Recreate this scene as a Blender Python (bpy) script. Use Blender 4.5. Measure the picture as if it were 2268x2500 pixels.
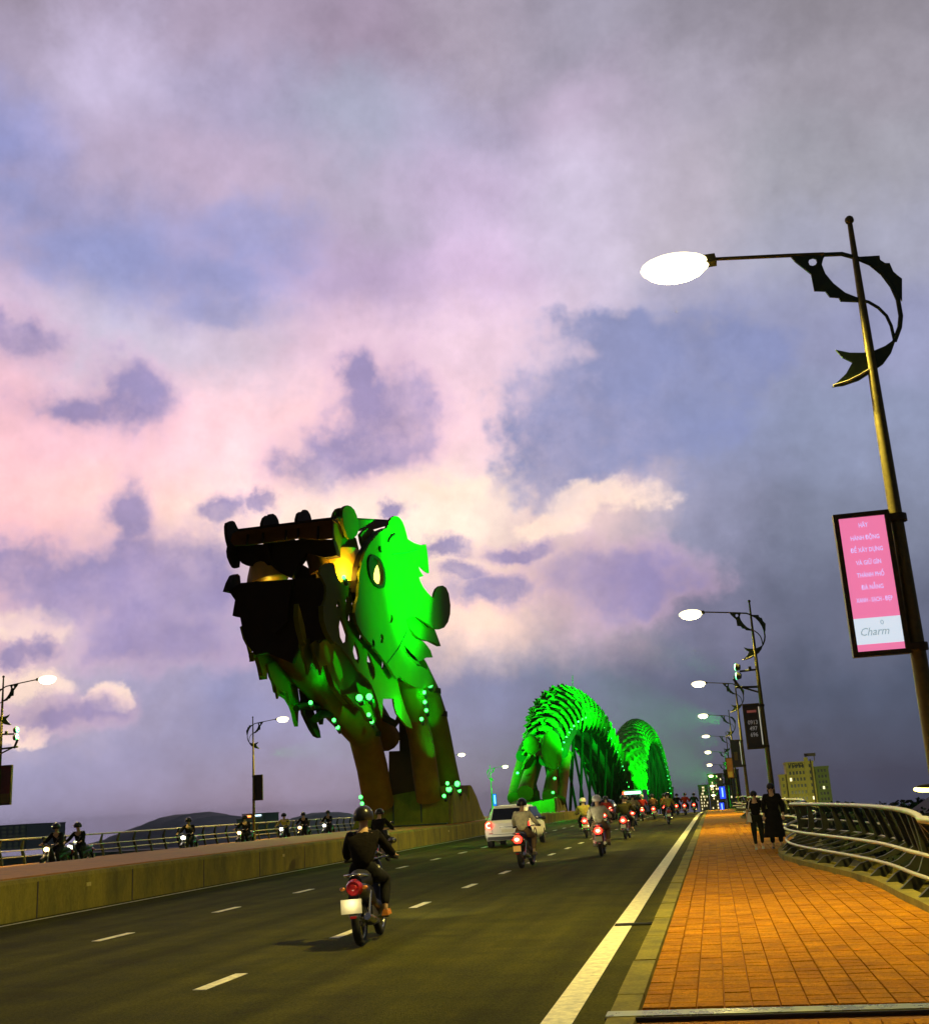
import bpy, math, random
from mathutils import Vector, Matrix, Euler
from mathutils.geometry import tessellate_polygon
for o in list(bpy.data.objects): bpy.data.objects.remove(o)
S = bpy.context.scene
COL = S.collection
R = math.radians
random.seed(7)

# ------------------------------------------------------------------ camera
cam = bpy.data.cameras.new('camera')
camo = bpy.data.objects.new('camera', cam)
COL.objects.link(camo)
S.camera = camo
cam.sensor_fit = 'HORIZONTAL'
cam.sensor_width = 36
cam.lens = 43.052
cam.clip_end = 20000
cam.clip_start = .05
rr, uu, ff = [(0.975477,0.212488,-0.057393),(0.108838,-0.239029,0.964893),(-0.19131,0.947478,0.256294)]
camo.matrix_world = Matrix(((rr[0], uu[0], -ff[0], 0), (rr[1], uu[1], -ff[1], 0), (rr[2], uu[2], -ff[2], 1.72), (0, 0, 0, 1)))
S.view_settings.view_transform = 'Standard'
S.view_settings.look = 'None'
S.view_settings.exposure = 0
S.view_settings.gamma = 1
S.view_settings.use_curve_mapping = False

# ------------------------------------------------------------------ sky
def lin(c):
    return tuple(((v / 255) / 12.92 if v / 255 <= .04045 else ((v / 255 + .055) / 1.055) ** 2.4) for v in c)

W = bpy.data.worlds.new('World')
S.world = W
W.use_nodes = True
nt = W.node_tree
nt.nodes.clear()
def N(t, kind, **kw):
    n = t.nodes.new(kind)
    for k, v in kw.items(): setattr(n, k, v)
    return n
def L(t, a, b): t.links.new(a, b)
def M_(t, op, a, b=None, c=None, clamp=False):
    n = N(t, 'ShaderNodeMath', operation=op, use_clamp=clamp)
    for i, v in enumerate((a, b, c)):
        if v is None: continue
        if isinstance(v, (int, float)): n.inputs[i].default_value = v
        else: L(t, v, n.inputs[i])
    return n.outputs[0]
def mixc(t, f, a, b, mode='MIX'):
    n = N(t, 'ShaderNodeMix', data_type='RGBA', blend_type=mode)
    for s, v in ((n.inputs['Factor'], f), (n.inputs[6], a), (n.inputs[7], b)):
        if isinstance(v, (int, float)): s.default_value = v
        elif isinstance(v, tuple): s.default_value = (*v, 1)
        else: L(t, v, s)
    return n.outputs[2]
def noise(t, vec, scale, detail=5, rough=.55, color=False, dist=0):
    n = N(t, 'ShaderNodeTexNoise')
    n.inputs['Scale'].default_value = scale
    n.inputs['Detail'].default_value = detail
    n.inputs['Roughness'].default_value = rough
    n.inputs['Distortion'].default_value = dist
    if vec is not None: L(t, vec, n.inputs['Vector'])
    return n.outputs['Color' if color else 'Fac']

tc = N(nt, 'ShaderNodeTexCoord')
D0 = tc.outputs['Generated']
sep = N(nt, 'ShaderNodeSeparateXYZ'); L(nt, D0, sep.inputs[0])
az = M_(nt, 'ARCTAN2', sep.outputs[0], sep.outputs[1])
el = M_(nt, 'ARCSINE', sep.outputs[2])
# the cloud bank lies along a slightly tilted front
elt = M_(nt, 'MULTIPLY_ADD', az, .056, el)
nA = N(nt, 'ShaderNodeSeparateColor'); L(nt, noise(nt, D0, 5.0, 7, .6, True), nA.inputs[0])
nB = N(nt, 'ShaderNodeSeparateColor'); L(nt, noise(nt, D0, 17.0, 5, .62, True), nB.inputs[0])
def warp(base, ch, a, b):
    w1 = M_(nt, 'MULTIPLY', M_(nt, 'SUBTRACT', nA.outputs[ch], .5), a)
    w2 = M_(nt, 'MULTIPLY', M_(nt, 'SUBTRACT', nB.outputs[ch], .5), b)
    return M_(nt, 'ADD', base, M_(nt, 'ADD', w1, w2))
u_ = warp(az, 0, .15, .08)
v_ = warp(elt, 1, .12, .06)
upos = M_(nt, 'MULTIPLY_ADD', u_, 1 / (2 * math.pi), .5)
ROWS = [(0.6617,[-0.6328,-0.5254,-0.4101,-0.2893,-0.1662,-0.0446,0.0722,0.1815]),(0.5971,[-0.6285,-0.5232,-0.4105,-0.2925,-0.1723,-0.0532,0.0614,0.169]),(0.5292,[-0.6242,-0.5211,-0.4109,-0.2956,-0.1781,-0.0615,0.0509,0.157]),(0.4584,[-0.6202,-0.5191,-0.4112,-0.2985,-0.1836,-0.0695,0.0409,0.1454]),(0.3854,[-0.6163,-0.5172,-0.4116,-0.3013,-0.1889,-0.0771,0.0313,0.1342]),(0.3107,[-0.6126,-0.5154,-0.4119,-0.304,-0.194,-0.0845,0.022,0.1233]),(0.2353,[-0.609,-0.5136,-0.4122,-0.3066,-0.1989,-0.0915,0.0131,0.1129]),(0.16,[-0.6055,-0.5119,-0.4125,-0.3091,-0.2035,-0.0983,0.0045,0.1028]),(0.0855,[-0.6022,-0.5102,-0.4128,-0.3114,-0.208,-0.1048,-0.0038,0.093]),(0.0127,[-0.599,-0.5087,-0.4131,-0.3137,-0.2124,-0.111,-0.0118,0.0836])]
COLS = [
 [(138,128,140),(160,148,168),(168,155,175),(160,146,165),(170,160,175),(155,150,165),(142,137,148),(135,130,138),(118,117,125)],
 [(158,148,168),(190,180,205),(168,160,185),(165,165,185),(172,165,188),(180,167,187),(167,161,175),(155,150,160),(125,126,135)],
 [(150,152,192),(180,167,190),(184,168,190),(176,166,186),(198,182,208),(198,188,208),(180,172,185),(160,158,168),(130,132,148)],
 [(170,162,192),(158,158,194),(172,166,200),(188,170,198),(210,188,214),(205,194,214),(190,182,195),(165,165,182),(138,144,168)],
 [(208,186,206),(192,184,202),(205,190,206),(226,198,214),(230,204,218),(208,192,210),(160,160,186),(152,154,182),(146,149,176)],
 [(240,198,208),(246,206,215),(253,216,222),(252,214,218),(244,212,220),(176,168,192),(145,150,180),(143,149,174),(130,136,158)],
 [(250,202,205),(255,216,212),(255,230,220),(255,235,222),(255,236,220),(225,200,200),(145,146,170),(125,130,150),(110,115,135)],
 [(214,186,200),(172,162,190),(152,152,184),(215,192,200),(250,218,204),(190,168,180),(122,122,146),(100,104,124),(88,93,112)],
 [(230,206,206),(160,157,186),(136,141,178),(138,141,174),(126,130,162),(114,118,146),(92,99,122),(76,84,104),(66,74,92)],
 [(152,152,182),(146,147,180),(136,140,173),(126,131,162),(114,119,146),(100,106,130),(82,90,110),(66,74,92),(54,62,78)],
]
zen = [(92,92,106)] * 9
low = [tuple(int(v * .92) for v in c) for c in COLS[-1]]
rows = [(-.3, ROWS[-1][1], [(40,44,54)] * 9), (ROWS[-1][0] - .06, ROWS[-1][1], low)]
rows += [(ROWS[i][0], ROWS[i][1], COLS[i]) for i in range(9, -1, -1)]
rows += [(1.25, ROWS[0][1], zen)]
prev = None; pv = None
for (v, azs, cols) in rows:
    cr = N(nt, 'ShaderNodeValToRGB')
    cr.color_ramp.interpolation = 'B_SPLINE' if False else 'EASE'
    e = cr.color_ramp.elements
    back = (46, 47, 62)
    k = min(1, max(0, .6))
    lc, rc = lin(cols[0]), lin(cols[-1])
    pts = [(-math.pi, lin(back)), (-2.2, lin(back)), (-1.25, tuple(a * .45 for a in lc))]
    pts += [(a, lin(c)) for a, c in zip(azs, cols)]
    pts += [(.9, tuple(a * .5 for a in rc)), (2.0, lin(back)), (math.pi, lin(back))]
    e[0].position = 0; e[1].position = 1
    e[0].color = (*pts[0][1], 1); e[1].color = (*pts[-1][1], 1)
    for a, c in pts[1:-1]:
        x = e.new(a / (2 * math.pi) + .5); x.color = (*c, 1)
    L(nt, upos, cr.inputs[0])
    if prev is None: prev = cr.outputs[0]
    else:
        mr = N(nt, 'ShaderNodeMapRange', interpolation_type='SMOOTHSTEP')
        L(nt, v_, mr.inputs[0])
        mr.inputs[1].default_value = pv; mr.inputs[2].default_value = v
        prev = mixc(nt, mr.outputs[0], prev, cr.outputs[0])
    pv = v
base_col = prev
# separate cloud bodies: (az, el, half width, half height)
f_ = N(nt, 'ShaderNodeCombineXYZ'); L(nt, warp(az, 2, .05, .06), f_.inputs[0]); L(nt, warp(elt, 0, .045, .05), f_.inputs[1])
def field(blobs):
    acc = None
    for (a, b, su, sv) in blobs:
        s = N(nt, 'ShaderNodeVectorMath', operation='SUBTRACT'); L(nt, f_.outputs[0], s.inputs[0]); s.inputs[1].default_value = (a, b, 0)
        m = N(nt, 'ShaderNodeVectorMath', operation='MULTIPLY'); L(nt, s.outputs[0], m.inputs[0]); m.inputs[1].default_value = (1 / su, 1 / sv, 0)
        d = N(nt, 'ShaderNodeVectorMath', operation='LENGTH'); L(nt, m.outputs[0], d.inputs[0])
        g = M_(nt, 'SUBTRACT', 1.0, d.outputs['Value'])
        acc = g if acc is None else M_(nt, 'SMOOTH_MAX', acc, g, .35)
    return acc
nC = M_(nt, 'ADD', M_(nt, 'MULTIPLY', noise(nt, D0, 22.0, 6, .6), .55), M_(nt, 'MULTIPLY', noise(nt, D0, 11.0, 4, .6), .45))
nD = noise(nt, D0, 14.0, 7, .62)
def cloud(col_in, blobs, colour, lo, hi, strength):
    F = M_(nt, 'MULTIPLY_ADD', M_(nt, 'SUBTRACT', nC, .5), 2.3, field(blobs))
    mr = N(nt, 'ShaderNodeMapRange', interpolation_type='SMOOTHSTEP'); L(nt, F, mr.inputs[0])
    mr.inputs[1].default_value = lo; mr.inputs[2].default_value = hi; mr.inputs[4].default_value = strength
    tex = M_(nt, 'MULTIPLY_ADD', nD, 1.9, -.05, True)
    return mixc(nt, M_(nt, 'MULTIPLY', mr.outputs[0], tex), col_in, colour)
def_ = None
BL_BLUE = [(-0.3856,0.4897,0.06858710562414266,0.03429355281207133),(-0.4343,0.447,0.05944215820759031,0.022862368541380886),(-0.5325,0.4519,0.1005944215820759,0.0283493369913123),(-0.6057,0.4847,0.05029721079103795,0.022862368541380886),(-0.42,0.4226,0.06858710562414266,0.01828989483310471)]
BL_GREY = [(-0.0369,0.3433,0.12345679012345678,0.06858710562414266),(-0.1027,0.3005,0.06858710562414266,0.05029721079103795),(0.0427,0.3825,0.08687700045724737,0.05029721079103795),(-0.0498,0.4022,0.05486968449931413,0.027434842249657063)]
BL_PUFF = [(-0.5045,0.334,0.0411522633744856,0.038866026520347506),(-0.5502,0.3175,0.05944215820759031,0.020118884316415182),(-0.2662,0.3287,0.05486968449931413,0.05715592135345222),(-0.3033,0.2982,0.06858710562414266,0.03200731595793324),(-0.3462,0.2831,0.0411522633744856,0.022862368541380886),(-0.296,0.3684,0.022862368541380886,0.03200731595793324),(-0.5043,0.2228,0.025148605395518976,0.03657978966620942),(-0.4908,0.193,0.05029721079103795,0.027434842249657063),(-0.4646,0.1813,0.0823045267489712,0.05486968449931413),(-0.537,0.1684,0.1005944215820759,0.03657978966620942),(-0.599,0.1811,0.07315957933241884,0.027434842249657063),(-0.5997,0.3711,0.03657978966620942,0.0205761316872428),(-0.2649,0.2513,0.015546410608139003,0.007315957933241884),(-0.1473,0.2147,0.04572473708276177,0.011431184270690443),(-0.2268,0.215,0.027434842249657063,0.010059442158207591),(-0.2091,0.1968,0.03200731595793324,0.010973936899862825),(-0.187,0.1785,0.05486968449931413,0.01828989483310471),(-0.0621,0.1855,0.0823045267489712,0.03429355281207133),(-0.4249,0.2411,0.027434842249657063,0.013717421124828532),(-0.3839,0.2476,0.013717421124828532,0.009144947416552356),(-0.5502,0.0658,0.05944215820759031,0.01828989483310471),(-0.5799,0.1107,0.03200731595793324,0.012802926383173296),(-0.4683,0.1241,0.07315957933241884,0.027434842249657063)]
BL_LIGHT = [(-0.0645,0.2561,0.05486968449931413,0.019204389574759947),(-0.1175,0.237,0.0411522633744856,0.013717421124828532),(-0.5808,0.1317,0.0411522633744856,0.01646090534979424),(-0.5815,0.0525,0.03657978966620942,0.010973936899862825),(-0.5089,0.0776,0.01828989483310471,0.010973936899862825),(-0.579,0.0878,0.05486968449931413,0.013717421124828532),(-0.2238,0.27,0.05944215820759031,0.01828989483310471)]
c1 = cloud(base_col, BL_BLUE, lin((142, 148, 188)), -.25, .7, .62)
c1 = cloud(c1, BL_GREY, lin((136, 142, 177)), -.15, .4, .9)
c1 = cloud(c1, BL_LIGHT, lin((255, 230, 214)), -.1, .5, .9)
puffc = mixc(nt, M_(nt, 'MULTIPLY', nB.outputs[2], 1.0), lin((126, 128, 168)), lin((150, 138, 176)))
c1 = cloud(c1, BL_PUFF, mixc(nt, nB.outputs[2], lin((188, 160, 186)), lin((206, 178, 198))), -.45, .3, .55)
c1 = cloud(c1, BL_PUFF, puffc, -.02, .6, .82)
# billow relief
bil = noise(nt, D0, 11.0, 8, .65)
br = M_(nt, 'ADD', M_(nt, 'MULTIPLY_ADD', M_(nt, 'SUBTRACT', bil, .5), .75, 1.03), M_(nt, 'MULTIPLY', M_(nt, 'SUBTRACT', noise(nt, D0, 31.0, 6, .6), .5), .28))
hs = N(nt, 'ShaderNodeHueSaturation'); hs.inputs['Saturation'].default_value = 1.16; hs.inputs['Value'].default_value = 1.1; L(nt, c1, hs.inputs['Color']); c1 = hs.outputs[0]
vm = N(nt, 'ShaderNodeVectorMath', operation='SCALE'); L(nt, c1, vm.inputs[0]); L(nt, br, vm.inputs['Scale'])
nish = N(nt, 'ShaderNodeTexSky', sky_type='NISHITA')
nish.sun_disc = False; nish.sun_elevation = R(3); nish.sun_rotation = R(-20)
bg1 = N(nt, 'ShaderNodeBackground'); L(nt, vm.outputs[0], bg1.inputs[0]); bg1.inputs[1].default_value = 1.0
bg2 = N(nt, 'ShaderNodeBackground'); L(nt, nish.outputs[0], bg2.inputs[0]); bg2.inputs[1].default_value = .003
ad = N(nt, 'ShaderNodeAddShader'); L(nt, bg1.outputs[0], ad.inputs[0]); L(nt, bg2.outputs[0], ad.inputs[1])
wo = N(nt, 'ShaderNodeOutputWorld'); L(nt, ad.outputs[0], wo.inputs[0])
sun = bpy.data.lights.new('sun', 'SUN'); sun.energy = .12; sun.angle = R(15); sun.color = (1, .7, .65)
suno = bpy.data.objects.new('sun', sun); COL.objects.link(suno); suno.rotation_euler = (R(-80), 0, R(20))

# ------------------------------------------------------------------ materials
MAT = {}
def mat(name, base, rough=.6, metal=0, emit=None, es=0, vary=0, vscale=8, bump=0, bscale=40, spec=.5, stretch=(1, 1, 1), dark=None, fine=0):
    if name in MAT: return MAT[name]
    m = bpy.data.materials.new(name); m.use_nodes = True
    t = m.node_tree; b = t.nodes['Principled BSDF']
    b.inputs['Base Color'].default_value = (*base, 1)
    b.inputs['Roughness'].default_value = rough
    b.inputs['Metallic'].default_value = metal
    b.inputs['Specular IOR Level'].default_value = spec
    if vary or bump:
        c = N(t, 'ShaderNodeTexCoord'); mp = N(t, 'ShaderNodeMapping'); L(t, c.outputs['Object'], mp.inputs[0]); mp.inputs['Scale'].default_value = stretch
    if vary:
        n1 = noise(t, mp.outputs[0], vscale, 6, .65)
        lo = tuple(max(0, v * (1 - vary)) for v in (dark or base)); hi = tuple(v * (1 + vary) for v in base)
        mr = N(t, 'ShaderNodeMapRange'); L(t, n1, mr.inputs[0]); mr.inputs[1].default_value = .3; mr.inputs[2].default_value = .7
        cc = mixc(t, mr.outputs[0], lo, hi)
        if fine:
            m2 = N(t, 'ShaderNodeMapRange'); L(t, noise(t, mp.outputs[0], 28, 3, .8), m2.inputs[0]); m2.inputs[1].default_value = .3; m2.inputs[2].default_value = .7
            m2.inputs[3].default_value = 1 - fine; m2.inputs[4].default_value = 1 + fine
            sc = N(t, 'ShaderNodeVectorMath', operation='SCALE'); L(t, cc, sc.inputs[0]); L(t, m2.outputs[0], sc.inputs['Scale']); cc = sc.outputs[0]
        L(t, cc, b.inputs['Base Color'])
        L(t, M_(t, 'MULTIPLY_ADD', n1, .3, rough - .15, True), b.inputs['Roughness'])
    if bump:
        bn = N(t, 'ShaderNodeBump'); bn.inputs['Strength'].default_value = bump; bn.inputs['Distance'].default_value = .02
        L(t, noise(t, mp.outputs[0], bscale, 4, .6), bn.inputs['Height']); L(t, bn.outputs[0], b.inputs['Normal'])
    if emit:
        b.inputs['Emission Color'].default_value = (*emit, 1); b.inputs['Emission Strength'].default_value = es
    MAT[name] = m
    return m
asphalt = mat('asphalt', (.066, .062, .007), .9, vary=.3, vscale=1.3, bump=.9, bscale=70, spec=.06, fine=.5)
t_ = asphalt.node_tree; b_ = t_.nodes['Principled BSDF']; src_ = b_.inputs['Base Color'].links[0].from_socket
c_ = N(t_, 'ShaderNodeTexCoord'); mp_ = N(t_, 'ShaderNodeMapping'); mp_.inputs['Scale'].default_value = (1.1, .03, 1); L(t_, c_.outputs['Object'], mp_.inputs[0])
mr_ = N(t_, 'ShaderNodeMapRange'); L(t_, noise(t_, mp_.outputs[0], 1.4, 3, .5), mr_.inputs[0]); mr_.inputs[1].default_value = .35; mr_.inputs[2].default_value = .65; mr_.inputs[3].default_value = .72; mr_.inputs[4].default_value = 1.25
sc_ = N(t_, 'ShaderNodeVectorMath', operation='SCALE'); L(t_, src_, sc_.inputs[0]); L(t_, mr_.outputs[0], sc_.inputs['Scale'])
mq_ = N(t_, 'ShaderNodeMapRange'); L(t_, noise(t_, c_.outputs['Object'], .55, 2, .5), mq_.inputs[0]); mq_.inputs[1].default_value = .60; mq_.inputs[2].default_value = .64; mq_.inputs[4].default_value = .35
L(t_, mixc(t_, mq_.outputs[0], sc_.outputs[0], (.035, .033, .005)), b_.inputs['Base Color'])
paint = mat('road_paint', (.86, .80, .5), .7, vary=.30, vscale=9, spec=.3)
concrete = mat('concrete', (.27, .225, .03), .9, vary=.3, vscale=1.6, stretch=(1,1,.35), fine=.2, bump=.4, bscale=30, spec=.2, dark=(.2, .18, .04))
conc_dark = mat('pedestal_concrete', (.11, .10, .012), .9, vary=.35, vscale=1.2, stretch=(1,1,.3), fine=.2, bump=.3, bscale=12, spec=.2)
brickA = [mat('paver_%d' % i, c,   .75, vary=.3, vscale=2.2, bump=.9, bscale=45, spec=.05, fine=.32) for i, c in enumerate([(.49, .205, .001), (.46, .19, .001), (.52, .22, .001), (.43, .17, .001)])]
grout = mat('paver_joint', (.34, .125, .002), .9, vary=.3, vscale=5)
medbrick = mat('median_paving', (.45, .2, .03), .8, vary=.25, vscale=3, bump=.3)
steel = mat('stainless_steel', (.55, .52, .3), .45, .5, vary=.1, vscale=30)
dsteel = mat('painted_steel_post', (.045, .05, .02), .6, .2, vary=.3, vscale=6)
pole_m = mat('galvanised_pole', (.17, .14, .03), .5, .5, vary=.2, vscale=12)
fish_m = mat('green_emblem_steel', (.05, .085, .02), .55, .2, vary=.25, vscale=7)
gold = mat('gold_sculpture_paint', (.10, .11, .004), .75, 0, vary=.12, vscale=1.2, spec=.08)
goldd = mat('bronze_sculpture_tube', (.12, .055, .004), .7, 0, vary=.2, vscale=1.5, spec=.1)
golddark = mat('shaded_dark_bronze', (.022, .014, .003), .8, 0, vary=.25, vscale=1.2, spec=.2)  # dark bronze; its tone also paints in shade on jaw and arch interior
black = mat('black_plastic', (.012, .012, .010), .45)
rubber = mat('rubber', (.015, .015, .013), .85)
chrome = mat('chrome', (.7, .7, .62), .2, 1)
glassd = mat('dark_glass', (.012, .014, .015), .08, spec=.8)
white_car = mat('white_car_paint', (.86, .84, .68), .3, spec=.5)
skin_m = mat('skin', (.58, .36, .2), .6)
hair_m = mat('hair', (.012, .010, .008), .6)
def emi(name, col, s, base=(.3, .3, .3)): return mat(name, base, .4, emit=col, es=s)
lamp_e = emi('lamp_glass', (1, .86, .42), 26)
led_e = emi('green_led', (.08, 1, .3), 4)
ledw_e = emi('pale_green_led', (.05, 1, .10), 6)
tail_e = emi('lit_tail_lamp', (1, .02, .01), 9, (.5, .02, .02))
tailc_e = emi('brake_lamp_core', (1, .35, .18), 7)
taild = mat('unlit_tail_lamp', (.35, .015, .015), .25)
head_e = emi('headlight', (1, .93, .75), 16)
headw_e = emi('warm_headlight', (1, .62, .25), 12)
plate_m = mat('number_plate', (.75, .7, .45), .5, vary=.08, vscale=20)
plate_y = mat('yellow_number_plate', (.8, .45, .08), .5, emit=(1, .5, .1), es=.25)  # yellow plate with a faint glow painted in
eye_e = emi('eye_glass', (1, .82, .16), 2.2)
water = mat('river_water', (.012, .02, .016), .12, spec=.6, bump=.6, bscale=.4)
tree_m = mat('leaves', (.035, .055, .012), .8, vary=.45, vscale=.5)
bark = mat('bark', (.06, .045, .02), .9)
land_m = mat('dark_ground', (.03, .035, .015), .9, vary=.4, vscale=.05)
hill_m = mat('forested_hill', (.06, .085, .07), .95, vary=.3, vscale=.01)

# ------------------------------------------------------------------ helpers
def wloc(o):
    v = Vector((0, 0, 0))
    while o is not None: v += o.location; o = o.parent
    return v
class MB:
    def __init__(s): s.v = []; s.f = []; s.sm = []; s.mi = []
    def add(s, vs, fs, smooth=False, mi=0):
        k = len(s.v); s.v += [tuple(v) for v in vs]
        for f in fs: s.f.append(tuple(i + k for i in f)); s.sm.append(smooth); s.mi.append(mi)
        return s
    def box(s, a, b, mi=0, bev=0):
        x0, y0, z0 = a; x1, y1, z1 = b
        vs = [(x0,y0,z0),(x1,y0,z0),(x1,y1,z0),(x0,y1,z0),(x0,y0,z1),(x1,y0,z1),(x1,y1,z1),(x0,y1,z1)]
        if bev:
            vs = vs[:4] + [(x0+bev,y0+bev,z1),(x1-bev,y0+bev,z1),(x1-bev,y1-bev,z1),(x0+bev,y1-bev,z1)]
        return s.add(vs, [(0,3,2,1),(4,5,6,7),(0,1,5,4),(1,2,6,5),(2,3,7,6),(3,0,4,7)], False, mi)
    def tube(s, path, rad, n=8, cap=True, mi=0, smooth=True):
        P = [Vector(p) for p in path]; m = len(P)
        if not isinstance(rad, (list, tuple)): rad = [rad] * m
        vs = []; up = None
        for i, p in enumerate(P):
            t = (P[min(i+1, m-1)] - P[max(i-1, 0)]).normalized()
            if up is None:
                up = Vector((0, 0, 1)) if abs(t.z) < .9 else Vector((0, 1, 0))
            a = t.cross(up)
            if a.length < 1e-5: a = t.cross(Vector((1, 0, 0)))
            a.normalize(); b = a.cross(t).normalized(); up = b
            for k in range(n):
                an = 2 * math.pi * k / n
                vs.append(p + (a * math.cos(an) + b * math.sin(an)) * rad[i])
        fs = [(i*n+k, i*n+(k+1)%n, (i+1)*n+(k+1)%n, (i+1)*n+k) for i in range(m-1) for k in range(n)]
        s.add(vs, fs, smooth, mi)
        if cap:
            s.add(vs[:n], [tuple(range(n-1, -1, -1))], False, mi); s.add(vs[-n:], [tuple(range(n))], False, mi)
        return s
    def ball(s, c, r, n=10, m=6, mi=0):
        if not isinstance(r, (tuple, list)): r = (r, r, r)
        vs = []
        for i in range(m+1):
            ph = math.pi * i / m
            for k in range(n):
                th = 2 * math.pi * k / n
                vs.append((c[0]+r[0]*math.sin(ph)*math.cos(th), c[1]+r[1]*math.sin(ph)*math.sin(th), c[2]+r[2]*math.cos(ph)))
        fs = [(i*n+k, (i+1)*n+k, (i+1)*n+(k+1)%n, i*n+(k+1)%n) for i in range(m) for k in range(n)]
        return s.add(vs, fs, True, mi)
    def poly(s, pts, th, holes=(), mi=0):
        """flat outline (3D points in one plane) thickened by vector th"""
        loops = [[Vector(p) for p in pts]] + [[Vector(p) for p in h] for h in holes]
        tri = tessellate_polygon(loops)
        flat = [p for l in loops for p in l]; n = len(flat); th = Vector(th)
        vs = flat + [p + th for p in flat]
        fs = [tuple(t) for t in tri] + [tuple(i + n for i in reversed(t)) for t in tri]
        k = 0
        for l in loops:
            m = len(l)
            fs += [(k+i, k+(i+1)%m, k+(i+1)%m+n, k+i+n) for i in range(m)]
            k += m
        return s.add(vs, fs, False, mi)
def obj(name, mb, m, parent=None, local=False):
    me = bpy.data.meshes.new(name)
    off = Vector((0, 0, 0)) if (parent is None or local) else wloc(parent)
    me.from_pydata([(v[0]-off.x, v[1]-off.y, v[2]-off.z) for v in mb.v], [], mb.f)
    me.update()
    bmf(me)
    ms = m if isinstance(m, (list, tuple)) else [m]
    for x in ms: me.materials.append(x)
    for i, p in enumerate(me.polygons):
        p.use_smooth = mb.sm[i] if i < len(mb.sm) else False
        p.material_index = mb.mi[i] if i < len(mb.mi) else 0
    o = bpy.data.objects.new(name, me); COL.objects.link(o)
    if parent is not None: o.parent = parent
    return o
import bmesh
def bmf(me):
    if len(me.polygons) > 6000: return
    b = bmesh.new(); b.from_mesh(me); bmesh.ops.recalc_face_normals(b, faces=b.faces); b.to_mesh(me); b.free()
def tag(o, label=None, cat=None, group=None, kind=None):
    if label: o['label'] = label
    if cat: o['category'] = cat
    if group: o['group'] = group
    if kind: o['kind'] = kind
    return o
def thing(name, label, cat, loc=(0, 0, 0), group=None):
    o = bpy.data.objects.new(name, None); COL.objects.link(o); o.location = loc; o.empty_display_size = .2
    return tag(o, label, cat, group)
def copy_tree(o, parent=None):
    c = o.copy(); COL.objects.link(c); c.parent = parent
    for ch in [x for x in bpy.data.objects if x.parent == o]: copy_tree(ch, c)
    return c
KIDS = {}
def copy_fast(root):
    """copy a thing with its parts and sub-parts"""
    def rec(o, par):
        c = o.copy(); COL.objects.link(c)
        if par is not None: c.parent = par
        for ch in KIDS_of(o): rec(ch, c)
        return c
    return rec(root, None)
def KIDS_of(o): return list(o.children)
def struct(name, mb, m, parent=None):
    o = obj(name, mb, m, parent)
    if parent is None: o['kind'] = 'structure'
    return o
def drop(y): return 0 if y < 85 else (y - 85) ** 2 / 6400.0
def sheet(x0, x1, z, y0, y1, step=4.0, mb=None):
    mb = mb or MB(); n = max(1, int(math.ceil((y1 - y0) / step)))
    vs = []; fs = []
    for i in range(n + 1):
        y = y0 + (y1 - y0) * i / n
        a = x0(y) if callable(x0) else x0; b = x1(y) if callable(x1) else x1
        vs += [(a, y, z - drop(y)), (b, y, z - drop(y))]
    for i in range(n): fs.append((2*i, 2*i+1, 2*i+3, 2*i+2))
    return mb.add(vs, fs)
def ribbon(prof, y0, y1, step=4.0, mb=None, cap=True):
    """profile [(x,z)] swept along the bridge"""
    mb = mb or MB(); n = max(1, int(math.ceil((y1-y0)/step))); m = len(prof); vs = []; fs = []
    for i in range(n+1):
        y = y0+(y1-y0)*i/n
        vs += [(x, y, z-drop(y)) for x, z in prof]
    for i in range(n):
        for k in range(m): fs.append((i*m+k, i*m+(k+1)%m, (i+1)*m+(k+1)%m, (i+1)*m+k))
    mb.add(vs, fs)
    if cap: mb.add(vs[:m], [tuple(range(m))]); mb.add(vs[-m:], [tuple(range(m-1, -1, -1))])
    return mb
def skin(name, verts, edges, radii, m, parent, sub=1, root=0):
    me = bpy.data.meshes.new('tmp'); me.from_pydata(verts, edges, []); me.update()
    o = bpy.data.objects.new('tmp', me); COL.objects.link(o)
    sk = o.modifiers.new('s', 'SKIN'); sk.use_smooth_shade = True
    lay = me.skin_vertices[0].data
    for i, r_ in enumerate(radii):
        lay[i].radius = (r_, r_) if not isinstance(r_, tuple) else r_
        lay[i].use_root = (i == root)
    sb = o.modifiers.new('b', 'SUBSURF'); sb.levels = sub; sb.render_levels = sub
    dg = bpy.context.evaluated_depsgraph_get()
    ne = bpy.data.meshes.new_from_object(o.evaluated_get(dg))
    bpy.data.objects.remove(o)
    ne.materials.clear(); ne.materials.append(m)
    for p in ne.polygons: p.use_smooth = True
    r_ = bpy.data.objects.new(name, ne); COL.objects.link(r_); r_.parent = parent
    return r_
def text(body, size, loc, m, parent, name='lettering', rot=(R(90), 0, 0), sx=1, shear=0, ext=.002, align='CENTER'):
    cu = bpy.data.curves.new('t', 'FONT'); cu.body = body; cu.size = size; cu.align_x = align; cu.align_y = 'CENTER'; cu.shear = shear; cu.extrude = ext; cu.resolution_u = 2; cu.offset = size * .012
    o = bpy.data.objects.new('t', cu); COL.objects.link(o); bpy.context.view_layer.update()
    me = bpy.data.meshes.new_from_object(o.evaluated_get(bpy.context.evaluated_depsgraph_get())); bpy.data.objects.remove(o)
    me.transform(Matrix.LocRotScale(Vector(loc), Euler(rot), Vector((sx, 1, 1)))); me.materials.clear(); me.materials.append(m)
    r_ = bpy.data.objects.new(name, me); COL.objects.link(r_); r_.parent = parent
    return r_
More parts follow.
